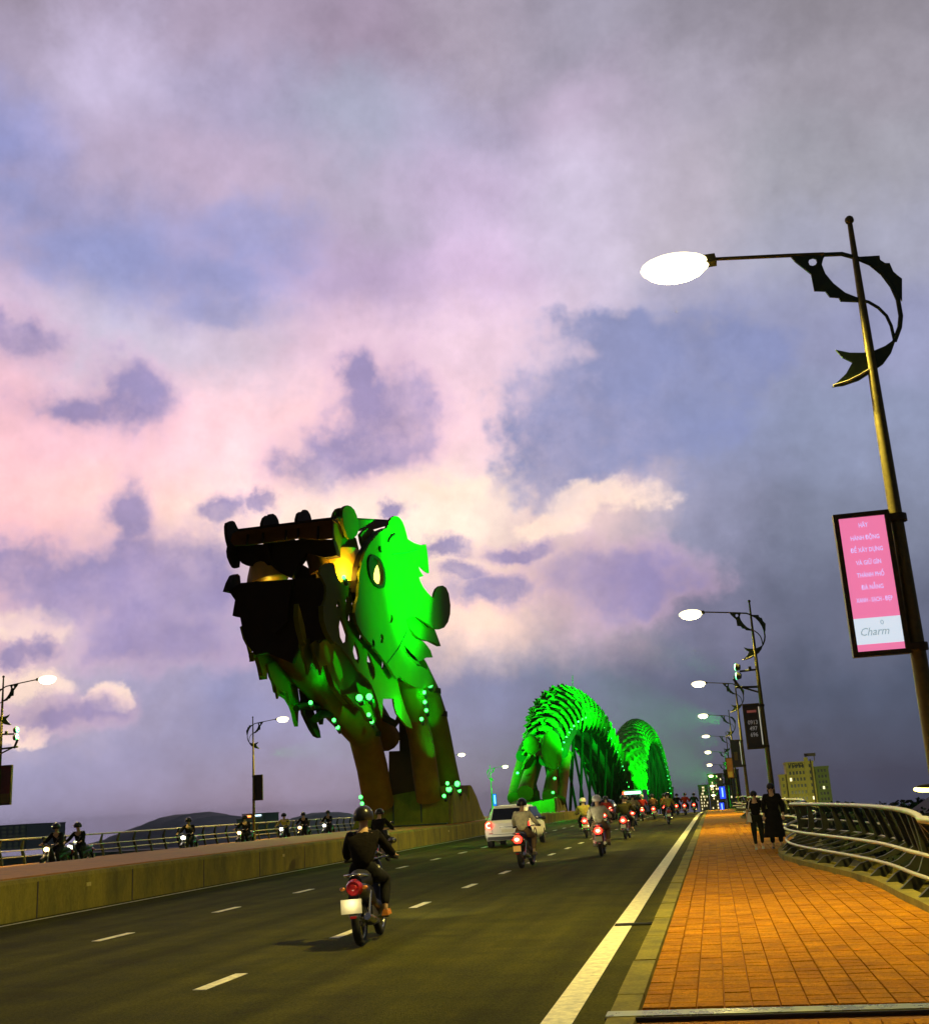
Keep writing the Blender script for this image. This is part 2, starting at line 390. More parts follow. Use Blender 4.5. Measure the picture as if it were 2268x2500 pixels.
def light(kind, name, loc, power, color, parent=None, radius=.15, target=None, angle=100, blend=.5):
    l = bpy.data.lights.new(name, kind); l.energy = power; l.color = color
    if kind in ('POINT', 'SPOT'): l.shadow_soft_size = radius
    if kind == 'SPOT': l.spot_size = R(angle); l.spot_blend = blend
    o = bpy.data.objects.new(name, l); COL.objects.link(o)
    off = wloc(parent) if parent else Vector((0, 0, 0))
    o.location = Vector(loc) - off
    if target: o.rotation_euler = (Vector(target) - Vector(loc)).to_track_quat('-Z', 'Y').to_euler()
    if parent: o.parent = parent
    return o

# ------------------------------------------------------------------ ground, river, hills
struct('river', MB().add([(-9000,-400,-4),(9000,-400,-4),(9000,9000,-196),(-9000,9000,-196)], [(0,1,2,3)]), water)
struct('ground', MB().box((4, -60, -12.5), (900, 150, -10.5)).box((-900, -60, -12.5), (-38, 60, -10.5)), land_m)
struct('far_shore', MB().poly([(-6000,760,-15),(5000,760,-15),(5000,6800,-140),(-6000,6800,-140)], (0,0,-6)), land_m)
def hill(name, prof, y, depth):
    mb = MB(); n = len(prof); m = 9; rnd = random.Random(len(prof)); vs = []
    for j in range(m + 1):
        a = math.pi * j / m
        for i, (x, h) in enumerate(prof):
            vs.append((x + rnd.uniform(-8, 8), y - math.cos(a) * depth + rnd.uniform(-9, 9), -130 + (h + 130) * math.sin(a) ** .6 + (rnd.uniform(-3, 3) if 0 < j < m and h > 0 else 0)))
    fs = [(j*n+i, j*n+i+1, (j+1)*n+i+1, (j+1)*n+i) for j in range(m) for i in range(n-1)]
    mb.add(vs, fs, True); return struct(name, mb, hill_m)
def dens(ctrl, step):
    out = []; rnd = random.Random(3)
    for (x0, z0), (x1, z1) in zip(ctrl, ctrl[1:]):
        k = max(1, int((x1 - x0) / step))
        for i in range(k):
            t = i / k; t2 = t * t * (3 - 2 * t)
            out.append((x0 + (x1 - x0) * t, z0 + (z1 - z0) * t2 + (rnd.uniform(-1.5, 1.5) if z0 > -12 else 0)))
    out.append(ctrl[-1]); return out
hill('hill', dens([(-2800,-60)] + [(-2645.13,-32.84),(-2576.94,-2.86),(-2517.33,19.12),(-2432.36,44.99),(-2347.62,47.93),(-2263.39,31.93),(-2204.86,9.87),(-2155.04,-15.36)] + [(-1990,-50)], 14), 5000, 500)
hill('hill', dens([(-2120,-50)] + [(-2114.67,-27.88),(-2051.99,-21.9),(-1983.88,-14.19),(-1910.29,-0.12),(-1842.58,14.19),(-1786.61,16.25),(-1731.39,0.38),(-1659.94,-16.3)] + [(-1300,-2),(-1000,-60)], 14), 5200, 500)

Y0, Y1 = -14.0, 420.0
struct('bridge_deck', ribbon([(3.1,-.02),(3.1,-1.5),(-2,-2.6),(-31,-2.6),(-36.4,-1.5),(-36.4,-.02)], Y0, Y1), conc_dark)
road = struct('road', sheet(-14.02, -.95, 0, Y0, Y1), asphalt)
roadl = struct('road', sheet(-32.3, -19.2, 0, Y0, Y1), asphalt)
# painted lines
wl = MB(); sheet(-1.56, -1.30, .004, Y0, 300, 3, wl); sheet(-13.72, -13.60, .004, Y0, 300, 3, wl)
obj('edge_line', sheet(-1.56, -1.30, .004, Y0, 300, 3), paint, road)
obj('edge_line', sheet(-13.74, -13.62, .004, Y0, 300, 3), paint, road)
dm = None
for X in (-5.56, -9.78):
    y = 11.8 - 4.42 * 5 if X > -6 else 12.6 - 4.42 * 5
    while y < 150:
        if y > 5:
            mb = MB().box((X-.075, y, .0005-drop(y)), (X+.075, y+1.12, .005-drop(y)))
            obj('lane_dash', mb, paint, road)
        y += 4.42
# drain slot across the gutter with its cover
g = thing('gutter_drain', 'narrow dark steel gutter drain between white line and kerb', 'drain', (-1.25, 16.5, 0))
obj('channel', MB().box((-1.52,16.42,.001),(-1.02,16.53,.012)), black, g)
obj('bar', MB().box((-1.54,16.53,.001),(-1.02,16.56,.022)).box((-1.54,16.39,.001),(-1.02,16.42,.022)), dsteel, g)
# kerb stones, right side
kerb = struct('kerb', ribbon([(-.98,-.05),(-.98,.02),(-.74,.02),(-.74,-.05)], Y0, 300), concrete)
y = 4.0; rk = random.Random(5)
while y < 100:
    Lk = 2.02
    mb = MB().box((-.985+rk.uniform(-.006,.006), y+.012, .0-drop(y)), (-.735, y+Lk-.012, .125+rk.uniform(-.004,.004)-drop(y)), bev=.018)
    obj('kerb_stone', mb, concrete, kerb); y += Lk
obj('kerb_stone', ribbon([(-.98,0),(-.98,.12),(-.74,.12),(-.74,0)], y, 300), concrete, kerb)['kind'] = 'stuff'
# railing plan curves
def pinch(y): return ((y - 13.3) / 21.0)
def xlow(y):
    t = pinch(y) % 1.0
    v = 2.12 + .5 * math.sin(2 * math.pi * t)
    k = min(1, max(0, (18.5 - y) / 2.5)); k = k*k*(3-2*k)
    return v * (1-k) + 2.66 * k
def xtop(y):
    t = pinch(y) % 1.0
    v = 2.05 + 1.08 * max(0, math.sin(math.pi * t)) ** .75
    return max(v, 2.45) if y < 15 else v
def xout(y):
    t = pinch(y) % 1.0
    return max(2.15, 2.8 if y < 15 else 0) + 1.35 * max(0, math.sin(math.pi * t)) ** .8
def xcurb(y): return xlow(y) - .12
def edge_in(y): return xcurb(y) - .10
walk = struct('sidewalk', sheet(-.74, lambda y: xcurb(y)+.1, .092, Y0, 300, 1.0), grout)
# pavers: the nearest 300 singly, the rest as one joined part
tw, tl = .212, .205
rt = random.Random(11); count = 0
rows_y = []
y = 7.2
while y < 62: rows_y.append(y); y += tl
rest = MB(); cache = {}
for y in rows_y:
    if 9.0 < y + tl and y < 9.36: continue
    x = -.735
    i = 0
    while x + tw * .4 < edge_in(y) :
        w = min(tw, edge_in(y) - x)
        dz = rt.uniform(-.0025, .0025); g_ = .007
        a = (x + g_/2, y + g_/2, .09 - drop(y)); b = (x + w - g_/2, y + tl - g_/2, .119 + dz - drop(y))
        tilt = rt.uniform(-.0025, .0025)
        x0, y0, z0 = a; x1, y1, z1 = b
        vs = [(x0,y0,z0),(x1,y0,z0),(x1,y1,z0),(x0,y1,z0),(x0+.004,y0+.004,z1),(x1-.004,y0+.004,z1+tilt),(x1-.004,y1-.004,z1),(x0+.004,y1-.004,z1-tilt)]
        fs = [(4,5,6,7),(0,1,5,4),(1,2,6,5),(2,3,7,6),(3,0,4,7)]
        mi = rt.randrange(4)
        if 8.5 < y and count < 296:
            obj('paver', MB().add(vs, fs), brickA[mi], walk); count += 1
        else: rest.add(vs, fs, False, mi)
        x += tw; i += 1
obj('paving', rest, brickA, walk)['kind'] = 'stuff'
obj('paving', sheet(-.735, edge_in, .115, 62, 300, 2), brickA[0], walk)
# expansion joint strip
ej = thing('expansion_joint', 'pale metal expansion joint strip crossing the paved sidewalk at the front', 'expansion joint', (0, 9.2, .12))
smooth_m = mat('worn_steel_plate', (.38, .40, .08), .28, .6, vary=.35, vscale=3)
obj('cover_plate', MB().poly([(-.98,9.06,.112),(2.6,9.16,.112),(2.6,9.34,.112),(-.98,9.27,.112)], (0,0,.022)), smooth_m, ej)
for a, b in (((-.98,9.02),(2.6,9.12)), ((-.98,9.285),(2.6,9.355))):
    obj('seal', MB().poly([(a[0],a[1],.100),(b[0],b[1],.100),(b[0],b[1]+.03,.100),(a[0],a[1]+.03,.100)], (0,0,.026)), rubber, ej)
# curb under the right railing (wavy)
def curve_strip(fx0, fx1, z0, z1, ya, yb, st=.5):
    mb = MB(); n = int((yb-ya)/st); vs = []; fs = []
    for i in range(n+1):
        y = ya+(yb-ya)*i/n; d = drop(y)
        vs += [(fx0(y), y, z0-d), (fx1(y), y, z0-d), (fx1(y), y, z1-d), (fx0(y), y, z1-d)]
    for i in range(n):
        for k in range(4): fs.append((i*4+k, i*4+(k+1)%4, (i+1)*4+(k+1)%4, (i+1)*4+k))
    return mb.add(vs, fs)
struct('railing_curb', curve_strip(lambda y: xcurb(y)-.11, lambda y: xcurb(y)+.13, 0, .215, Y0, 200), concrete)
# outer platform edge below the railing
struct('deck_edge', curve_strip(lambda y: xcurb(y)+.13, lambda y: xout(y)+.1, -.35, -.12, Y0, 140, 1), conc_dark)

# ------------------------------------------------------------------ right railing, one thing per bay
def rail_path(fx, z, ya, yb, n=26): return [(fx(ya+(yb-ya)*i/n + (1e-4 if i == 0 else (-1e-4 if i == n else 0))), ya+(yb-ya)*i/n, z - drop(ya+(yb-ya)*i/n)) for i in range(n+1)]
def post_outline(y):
    a = xlow(y); b = xtop(y) + .02; c = xout(y)
    mid = max(a + .28, c - .12); s = .085
    ctr = [(a-.03,.20),(a+.12,.34),((a+mid)/2+.08,.46),(mid-.02,.66),((mid+b)/2,.92),(b,1.22)]
    L_ = [(x-s*(1.6-i*.2), z) for i, (x, z) in enumerate(ctr)]; R_ = [(x+s*(1.6-i*.2), z) for i, (x, z) in enumerate(ctr)]
    return L_ + R_[::-1]
bays = [(-7.7, 'behind the camera end'), ]
bl = ['nearest curved bay of the steel riverside railing, bulging outward', 'second bay of the steel riverside railing, just past the walking couple', 'third bay of the steel riverside railing, left of the couple', 'fourth and farther bay of riverside railing near the bridge crest', 'farthest visible bay of the riverside railing at the crest']
for k in range(-1, 5):
    ya = 13.3 + 21 * k; yb = ya + 21
    lab = 'bay of steel riverside railing beside the foreground paving at the frame edge' if k < 0 else bl[k]
    rl = thing('railing', lab, 'railing', (2.1, (ya+yb)/2, .12 - drop((ya+yb)/2)), 'bays of the curved riverside railing')
    e = .12
    def hooked(fx, z, r_):
        p = rail_path(fx, z, ya+e, yb-e)
        return MB().tube(p, r_, 8)
    obj('top_rail', hooked(xtop, 1.25, .048), steel, rl)
    obj('inner_rail', hooked(xlow, .75, .03), steel, rl)
    obj('inner_rail', hooked(xlow, .45, .03), steel, rl)
    obj('outer_rail', hooked(xout, .85, .022), steel, rl)
    obj('outer_rail', hooked(xout, .60, .022), steel, rl)
    n = 16
    for i in range(n):
        y = ya + .5 + (20.0) * i / (n-1); d = drop(y)
        ol = post_outline(y)
        obj('post', MB().poly([(x, y-.05, z-d) for x, z in ol], (0,.10,0)), dsteel, rl)
        if k < 2:
            obj('deck_bracket', MB().poly([(x, y+.6, z-d) for x, z in [(xlow(y)+.1,.2),(xlow(y)+.25,-.3),(xout(y)+.05,-.3),(xout(y)+.05,.1),(xout(y)-.25,.1),(xout(y)-.3,-.1),(xlow(y)+.5,-.1),(xlow(y)+.4,.15)]], (0,.2,0)), concrete, rl)

# ------------------------------------------------------------------ median, left side
struct('median_wall', ribbon([(-14.02,-.2),(-14.02,.72),(-14.06,.80),(-14.36,.80),(-14.36,-.2)], Y0, 300), concrete)
struct('median_wall', ribbon([(-19.2,-.2),(-19.2,.80),(-18.9,.80),(-18.9,-.2)], Y0, 300), concrete)
mw = bpy.data.objects['median_wall']
for k in range(40):
    y = 6 + 4.0*k
    obj('joint', MB().box((-14.024, y, .0-drop(y)), (-14.012, y+.035, .72-drop(y))), black, mw)
    if k % 3 == 1: obj('reflector', MB().box((-14.02, y+1.9, .48-drop(y)), (-14.0, y+2.1, .56-drop(y))), mat('yellow_reflector', (.6,.5,.08), .4), mw)
md = struct('median_paving', ribbon([(-14.36,.2),(-14.36,.83),(-18.9,.86),(-18.9,.2)], Y0, 300), medbrick)
struct('sidewalk', ribbon([(-32.3,-.1),(-32.3,.13),(-36.3,.13),(-36.3,-.1)], Y0, 300), medbrick)
nl = 0
for k in range(6):
    ya = 20 + 30 * k; yb = ya + 30
    rl = thing('railing', ['left riverside railing section at the photo\'s left edge', 'left riverside railing section below the large dark hill', 'left riverside railing section under the far hill slope','left riverside railing section by the sculpture pedestal','left riverside railing section beyond the pedestal','farthest left riverside railing section'][k], 'railing', (-36, (ya+yb)/2, .13), 'sections of the left riverside railing')
    for nm, z, x, r_ in (('top_rail',1.42,-36.05,.05),('rail',.84,-35.95,.032),('rail',.52,-35.95,.032)):
        obj(nm, MB().tube([(x, ya+.05+(29.9)*i/6, z-drop(ya+5*i)) for i in range(7)], r_, 7), steel, rl)
    for i in range(15):
        y = ya + 1 + 2 * i; d = drop(y)
        obj('post', MB().poly([(x, y, z-d) for x, z in [(-35.9,.12),(-36.06,.6),(-36.16,1.0),(-36.02,1.4),(-35.94,1.4),(-36.02,.98),(-35.9,.6),(-35.78,.12)]], (.0,.10,0)), dsteel, rl)

hz = bpy.data.materials.new('haze'); hz.use_nodes = True; hz.node_tree.nodes.clear()
vo = N(hz.node_tree, 'ShaderNodeVolumePrincipled'); vo.inputs['Density'].default_value = 6e-5; vo.inputs['Color'].default_value = (.7,.72,.85,1)
ho = N(hz.node_tree, 'ShaderNodeOutputMaterial'); L(hz.node_tree, vo.outputs[0], ho.inputs['Volume'])
hb_ = obj('haze', MB().box((-9500,-500,-260),(9500,9500,90)), hz); hb_['kind'] = 'stuff'

# ------------------------------------------------------------------ street lamps with fish emblem
E1 = [(-0.9,9.25),(-0.36,9.18),(-0.42,9.11),(-0.46,9.0),(-0.43,8.85),(-0.34,8.68),(-0.2,8.51),(-0.08,8.43),(-0.01,8.39),(-0.03,8.34),(-0.28,8.39),(-0.3,8.45),(-0.42,8.48),(-0.47,8.58),(-0.62,8.61),(-0.63,8.88),(-0.73,9.0),(-0.83,9.12)]
E1H = [(-0.52,9.05),(-0.55,9.01),(-0.59,9.0),(-0.63,9.02),(-0.64,9.07),(-0.62,9.12),(-0.57,9.13),(-0.53,9.11)]
E2 = [(0.05,9.04),(0.35,9.01),(0.35,8.94),(0.41,8.88),(0.47,8.87),(0.5,8.73),(0.55,8.66),(0.6,8.6),(0.55,8.26),(0.51,8.36),(0.45,8.57),(0.34,8.77),(0.21,8.92),(0.05,9.0)]
E3 = [(-0.41,9.16),(-0.16,9.13),(0.04,9.03),(0.21,8.91),(0.35,8.73),(0.45,8.51),(0.5,8.29),(0.5,8.04),(0.46,7.87),(0.36,7.67)]
E4 = [(-0.01,8.37),(0.1,8.32),(0.22,8.21),(0.31,8.07),(0.35,7.91),(0.36,7.71)]
E5 = [(0.39,7.71),(0.22,7.61),(0.06,7.56),(-0.08,7.55),(-0.27,7.58),(-0.45,7.65),(-0.37,7.52),(-0.25,7.43),(-0.36,7.27),(-0.57,7.1),(-0.42,7.1),(-0.2,7.15),(-0.01,7.25),(0.16,7.35),(0.29,7.5)]
E6 = [(-0.56,7.11),(-0.35,7.15),(-0.17,7.22),(0.01,7.31)]
ARM = [(-1.96,9.35),(-0.9,9.23),(-0.41,9.17)]
LY_TOP = 9.68
def q(pts, y=-.02): return [(x, y, z) for x, z in pts]
def build_lamp():
    t = thing('street_lamp', '', 'street lamp', (0, 0, 0), 'street lamps with fish shaped brackets along both railings')
    obj('pole', MB().tube([(0,0,-.1),(0,0,3),(0,0,6.5),(.02,0,LY_TOP-.1)], [.125,.105,.08,.038], 12), pole_m, t)
    obj('base_plate', MB().box((-.22,-.22,-.05),(.22,.22,.03)).tube([(0,0,.03),(0,0,.45)],[.17,.14],12), pole_m, t)
    obj('finial', MB().ball((.02,0,LY_TOP-.03), .068), pole_m, t)
    obj('arm', MB().tube(q(ARM, 0), [.028,.03,.03], 8), pole_m, t)
    em = obj('fish_emblem', MB().poly(q(E1), (0,.04,0), [q(E1H)]), fish_m, t); obj('fin', MB().poly(q(E2), (0,.04,0)), fish_m, em); obj('tail_fin', MB().poly(q(E5), (0,.04,0)), fish_m, em)
    obj('rib', MB().tube(q(E3, 0), .034, 8), fish_m, em)
    obj('rib', MB().tube(q(E4, 0), .024, 8), fish_m, em)
    obj('rib', MB().tube(q(E6, -.03), .018, 6), steel, em)
    ax, azz = ARM[0]
    hd = MB().box((ax-.28,-.10,azz-.07),(ax+.02,.10,azz+.06), bev=.02)
    obj('housing', hd, pole_m, t)
    l1 = MB(); vs = []; 
    obj('head_shell', MB().ball((ax-.55,0,azz+.03),(.40,.17,.085),16,8), pole_m, t)
    obj('glare_shell', MB().ball((ax-.60,0,azz-.035),(.52,.27,.20),20,10), emi('warm_glare', (1,.84,.42), 3.2), t)  # glowing shell added to imitate warm glare around the lens
    obj('lens', MB().ball((ax-.60,0,azz-.07),(.46,.22,.22),20,10), lamp_e, t)  # lens enlarged towards the size of the lamp's glare
    return t
lamp0 = build_lamp()
def lamp_light(t, flip, p):
    x = t.location.x + (-1 if not flip else 1) * (-ARM[0][0] + .58)
    light('SPOT', 'street_light', (x, t.location.y, t.location.z + ARM[0][1] - .28), p, (1, .79, .20), None, .2, (x + (-1.5 if not flip else 1.5), t.location.y, t.location.z), 165, .7)
rl_pos = [(2.85,15.7,'tallest nearest street lamp carrying the lit pink sign'), (2.42,50,'street lamp rising behind the walking couple, with green floodlights and black sign'), (2.35,83.5,'third street lamp on the right, with the dark banner and no floodlight'),(2.35,117,'fourth street lamp on the right, carrying the orange brown banner'),(2.35,150.5,'right side street lamp whose head is not lit bright, fifth along'),(2.35,184,'sixth street lamp along the right railing'),(2.35,217.5,'seventh right street lamp, carrying a blue lit sign'),(2.35,251,'eighth street lamp along the right railing'),(2.35,284.5,'ninth street lamp on the right with the lower blue sign'),(2.35,318,'farthest small street lamp on the right before the lit building')]
ll_pos = [(-35.9,52.5,'left street lamp at the photo\'s left edge with green floodlight'),(-35.9,86,'left street lamp between the big hill and the sculpture'),(-35.9,119.5,'street lamp seen through the gap in the sculpture legs'),(-35.9,153,'street lamp peeking out right of the sculpture legs'),(-35.9,186.5,'street lamp with a small blue sign, above the white car')]
lamps = []
first = True
for i, (x, y, lab) in enumerate(rl_pos):
    t = lamp0 if first else copy_fast(lamp0); first = False
    t.location = (x, y, -drop(y) + (.1 if i else .1)); t['label'] = lab; lamps.append(t)
    if i == 4:
        for ch in t.children:
            if ch.name.startswith('lens'): ch.data = ch.data.copy(); ch.data.materials[0] = mat('faint_glow_lens', (.6,.6,.6), .3, emit=(.8,.85,1), es=.8)  # lens of the dimmer lamp, given a faint pale glow
for i, (x, y, lab) in enumerate(ll_pos):
    t = copy_fast(lamp0); t.location = (x, y, -drop(y)+.1); t.rotation_euler = (0,0,math.pi); t['label'] = lab; lamps.append(t)
# unseen lamps added out of frame to light the foreground
t = copy_fast(lamp0); t.location = (2.6, -18, .1); t['label'] = 'added unseen street lamp behind the viewpoint on the right sidewalk'
LP = 7500
lamp_light(t, False, LP)
for i in (0, 1, 2, 3): lamp_light(lamps[i], False, [LP, LP*1.15, LP*1.2, LP*1.5][i])
for i in (10, 11, 12): lamp_light(lamps[i], True, LP)
t = copy_fast(lamp0); t.location = (-35.9, 19, .1); t.rotation_euler = (0,0,math.pi); t['label'] = 'added unseen left street lamp outside the frame opposite the foreground'  # unseen lamp added to light the foreground from the left
lamp_light(t, True, LP)

# ------------------------------------------------------------------ signs on the poles
frame_m = mat('sign_frame', (.07, .055, .006), .5, .3, vary=.2, vscale=5)
pink_e = emi('pink_screen', (.88, .20, .40), .95, (.4, .1, .15))
white_e = emi('white_screen', (.78, .88, 1), .85)
lav_e = emi('lavender_letters', (.62, .55, 1), .95)
redb = emi('sign_red', (.5, .06, .04), .25)
txt_white = emi('grey_letters', (.5, .5, .5), .16, (.5,.5,.5))
def sign(label, px, py, z0, z1, x0, x1, dy=-.1, lit='dark', k=0, base=0, side=-1):
    t = thing('pole_sign', label, 'sign', (px, py, z0 - base), 'sign boxes hung on the lamp poles')
    z0 -= base; z1 -= base
    f = .065
    yb = py + dy
    fr = MB().box((x0,yb-.07,z0),(x0+f,yb+.07,z1)).box((x1-f,yb-.07,z0),(x1,yb+.07,z1)).box((x0+f,yb-.07,z0),(x1-f,yb+.07,z0+f)).box((x0+f,yb-.07,z1-f),(x1-f,yb+.07,z1))
    obj('frame', fr, frame_m, t)
    xe = x1 if side < 0 else x0
    for zz in (z0 + .09, z1 - .10):
        obj('bracket', MB().box((min(xe,px)-.0,yb-.05,zz-.045),(max(xe,px)+.0,yb+.05,zz+.045)), frame_m, t)
        obj('clamp', MB().tube([(px,py,zz-.05),(px,py,zz+.05)], .14 if py < 30 else .12, 12), frame_m, t)
    return t, (x0+f, x1-f, z0+f, z1-f, yb)
t, (a, b, c, d, yb) = sign('lit pink and white sign box with Vietnamese slogan on the nearest lamp pole', 2.85, 15.7, 3.34, 5.30, 2.01, 2.74)
obj('backing', MB().box((a,yb-.02,c),(b,yb+.06,d)), frame_m, t)
pn = obj('screen', MB().box((a,yb-.035,c),(b,yb-.022,d)), pink_e, t)
wp = obj('white_panel', MB().box((a,yb-.040,3.50),(b,yb-.0355,3.85)), white_e, t)
cx = (a+b)/2; o_ = wloc(t)
def tx(body, size, x, z, m, par=t, sx=1, shear=0, name='lettering', y=None):
    return text(body, size, (x-o_.x, (yb-.039 if y is None else y)-o_.y, z-o_.z), m, par, name, sx=sx, shear=shear)
for body, z in (('HÃY',5.12),('HÀNH ĐỘNG',4.945),('ĐỂ XÂY DỰNG',4.775),('VÀ GIỮ GÌN',4.60),('THÀNH PHỐ',4.43),('ĐÀ NẴNG',4.26),('XANH - SẠCH - ĐẸP',4.09)):
    tx(body, .085, cx+.01, z, lav_e, sx=.72 if len(body) < 14 else .60)
tx('Charm', .15, cx-.06, 3.66, emi('grey_script', (.42,.55,.6), .7), sx=.9, shear=.35, y=yb-.043)
tx('0', .09, cx+.06, 3.775, MAT['grey_script'], sx=1.1, y=yb-.043)
# black sign with telephone number
t, (a, b, c, d, yb) = sign('unlit black sign box with telephone number behind the walking couple', 2.42, 50, 3.38, 5.30, 1.60, 2.32)
blk = mat('dark_sign_face', (.022, .02, .014), .5, vary=.3, vscale=4)
pn = obj('face', MB().box((a,yb-.035,c),(b,yb+.05,d)), blk, t); o_ = wloc(t)
for body, z in (('0913',4.50),('497',4.24),('696',3.98)): tx(body, .25, (a+b)/2, z, txt_white, t, .85)
obj('red_stripe', MB().box((a+.1,yb-.042,4.92),(b-.1,yb-.0355,5.02)), redb, t)
obj('tube_lamp', MB().tube([(2.27,yb-.09,3.55),(2.27,yb-.09,5.15)], .022, 6), emi('tube', (.6,.6,.5), .5), t)
t, (a, b, c, d, yb) = sign('unlit dark sign box with pale tube on the third right pole', 2.35, 83.5, 3.32, 5.24, 1.52, 2.25)
obj('face', MB().box((a,yb-.035,c),(b,yb+.05,d)), blk, t)
obj('tube_lamp', MB().tube([(2.2,yb-.09,3.5),(2.2,yb-.09,5.1)], .022, 6), MAT['tube'], t)
obj('number_panel', MB().box((1.7,yb-.042,3.8),(1.95,yb-.0355,4.4)), mat('olive_panel',(.12,.10,.02),.6), t)
t, (a, b, c, d, yb) = sign('orange brown sign box on the fourth right lamp pole', 2.35, 117, 3.08, 4.95+.16, 1.5, 2.2, base=.16)
obj('face', MB().box((a,yb-.035,c),(b,yb+.05,d)), mat('orange_sign_face', (.35,.12,.02), .5, emit=(.8,.25,.03), es=.12, vary=.3, vscale=2), t)
obj('yellow_panel', MB().box((a+.05,yb-.045,c+.1),(b-.1,yb-.036,c+.6)), mat('yellow_panel',(.6,.35,.04),.5, emit=(1,.5,.05), es=.15), t)
t, (a, b, c, d, yb) = sign('brown sign box hanging on the fifth right lamp pole', 2.35, 150.5, 3.1, 5.1, 1.5, 2.2, base=.67)
obj('face', MB().box((a,yb-.035,c),(b,yb+.05,d)), mat('brown_sign_face', (.12,.05,.015), .5, vary=.3, vscale=2), t)
blue_e = emi('blue_screen', (.02, .07, 1), 1.3, (.02,.03,.2)); bluew = emi('pale_blue_letters', (.3,.6,1), 1.6)
for (py, lab) in ((217.5,'upper of the two blue lit signs left of the right poles'),(284.5,'lower of the two blue lit signs beside the far railing')):
    t, (a, b, c, d, yb) = sign(lab, 2.35, py, 3.1, 5.4, 1.0, 2.15, base=drop(py))
    obj('screen', MB().box((a,yb-.035,c),(b,yb+.05,d)), blue_e, t)
    obj('writing', MB().box(((a+b)/2-.12,yb-.05,c+.3),((a+b)/2+.12,yb-.04,d-.2)), bluew, t)
for i, (py, lab) in enumerate([(52.5,'brown sign box on the left edge lamp pole'),(86,'black sign box on the left lamp pole above the far buildings'),(186.5,'small blue lit sign on the left pole above the white car')]):
    t, (a, b, c, d, yb) = sign(lab, -35.9, py, 3.15, 5.15, -35.78, -35.08, base=drop(py), side=1)
    m_ = blue_e if i == 2 else (mat('maroon_sign_face', (.10,.03,.02), .5, vary=.3, vscale=3) if i == 0 else blk)
    obj('screen' if i == 2 else 'face', MB().box((a,yb-.035,c),(b,yb+.05,d)), m_, t)
    if i == 0: obj('picture_panel', MB().box((a+.04,yb-.045,c+.04),(b-.04,yb-.036,c+.5)), MAT['olive_panel'], t)
    if i == 2: obj('writing', MB().box((-35.5,yb-.05,c+.3),(-35.3,yb-.04,d-.2)), bluew, t)

# ------------------------------------------------------------------ green floodlights and camera on the poles
def floods(px, py, s, lab):
    t = thing('floodlight', lab, 'floodlight', (px, py, 6.7))
    obj('bracket', MB().tube([(px,py,6.75),(px+s*.75,py,6.72)], .045, 8).box((px+s*.30-.06,py-.05,6.77),(px+s*.30+.06,py+.05,6.9)), dsteel, t)
    for dz in (.18, -.2):
        h = obj('lamp_head', MB().tube([(px+s*.72,py,6.72+dz),(px+s*.86,py+.05,6.72+dz+.02)], [.12,.17], 12), dsteel, t)
        obj('lens', MB().ball((px+s*.89,py+.06,6.72+dz+.02),(.07,.16,.16),10,6), led_e, h)
    obj('strut', MB().tube([(px,py,6.0),(px+s*1.0,py,6.05)], .05, 8), dsteel, t)
    obj('strut', MB().tube([(px,py,5.75),(px+s*.85,py,6.08)], .04, 8).tube([(px+s*.8,py,6.0),(px+s*1.05,py-.1,6.42)], .06, 8), dsteel, t)
    return t
floods(2.42, 50, -1, 'pair of green floodlights on the pole behind the couple')
floods(-35.9, 52.5, 1, 'green floodlights on the left edge lamp pole')

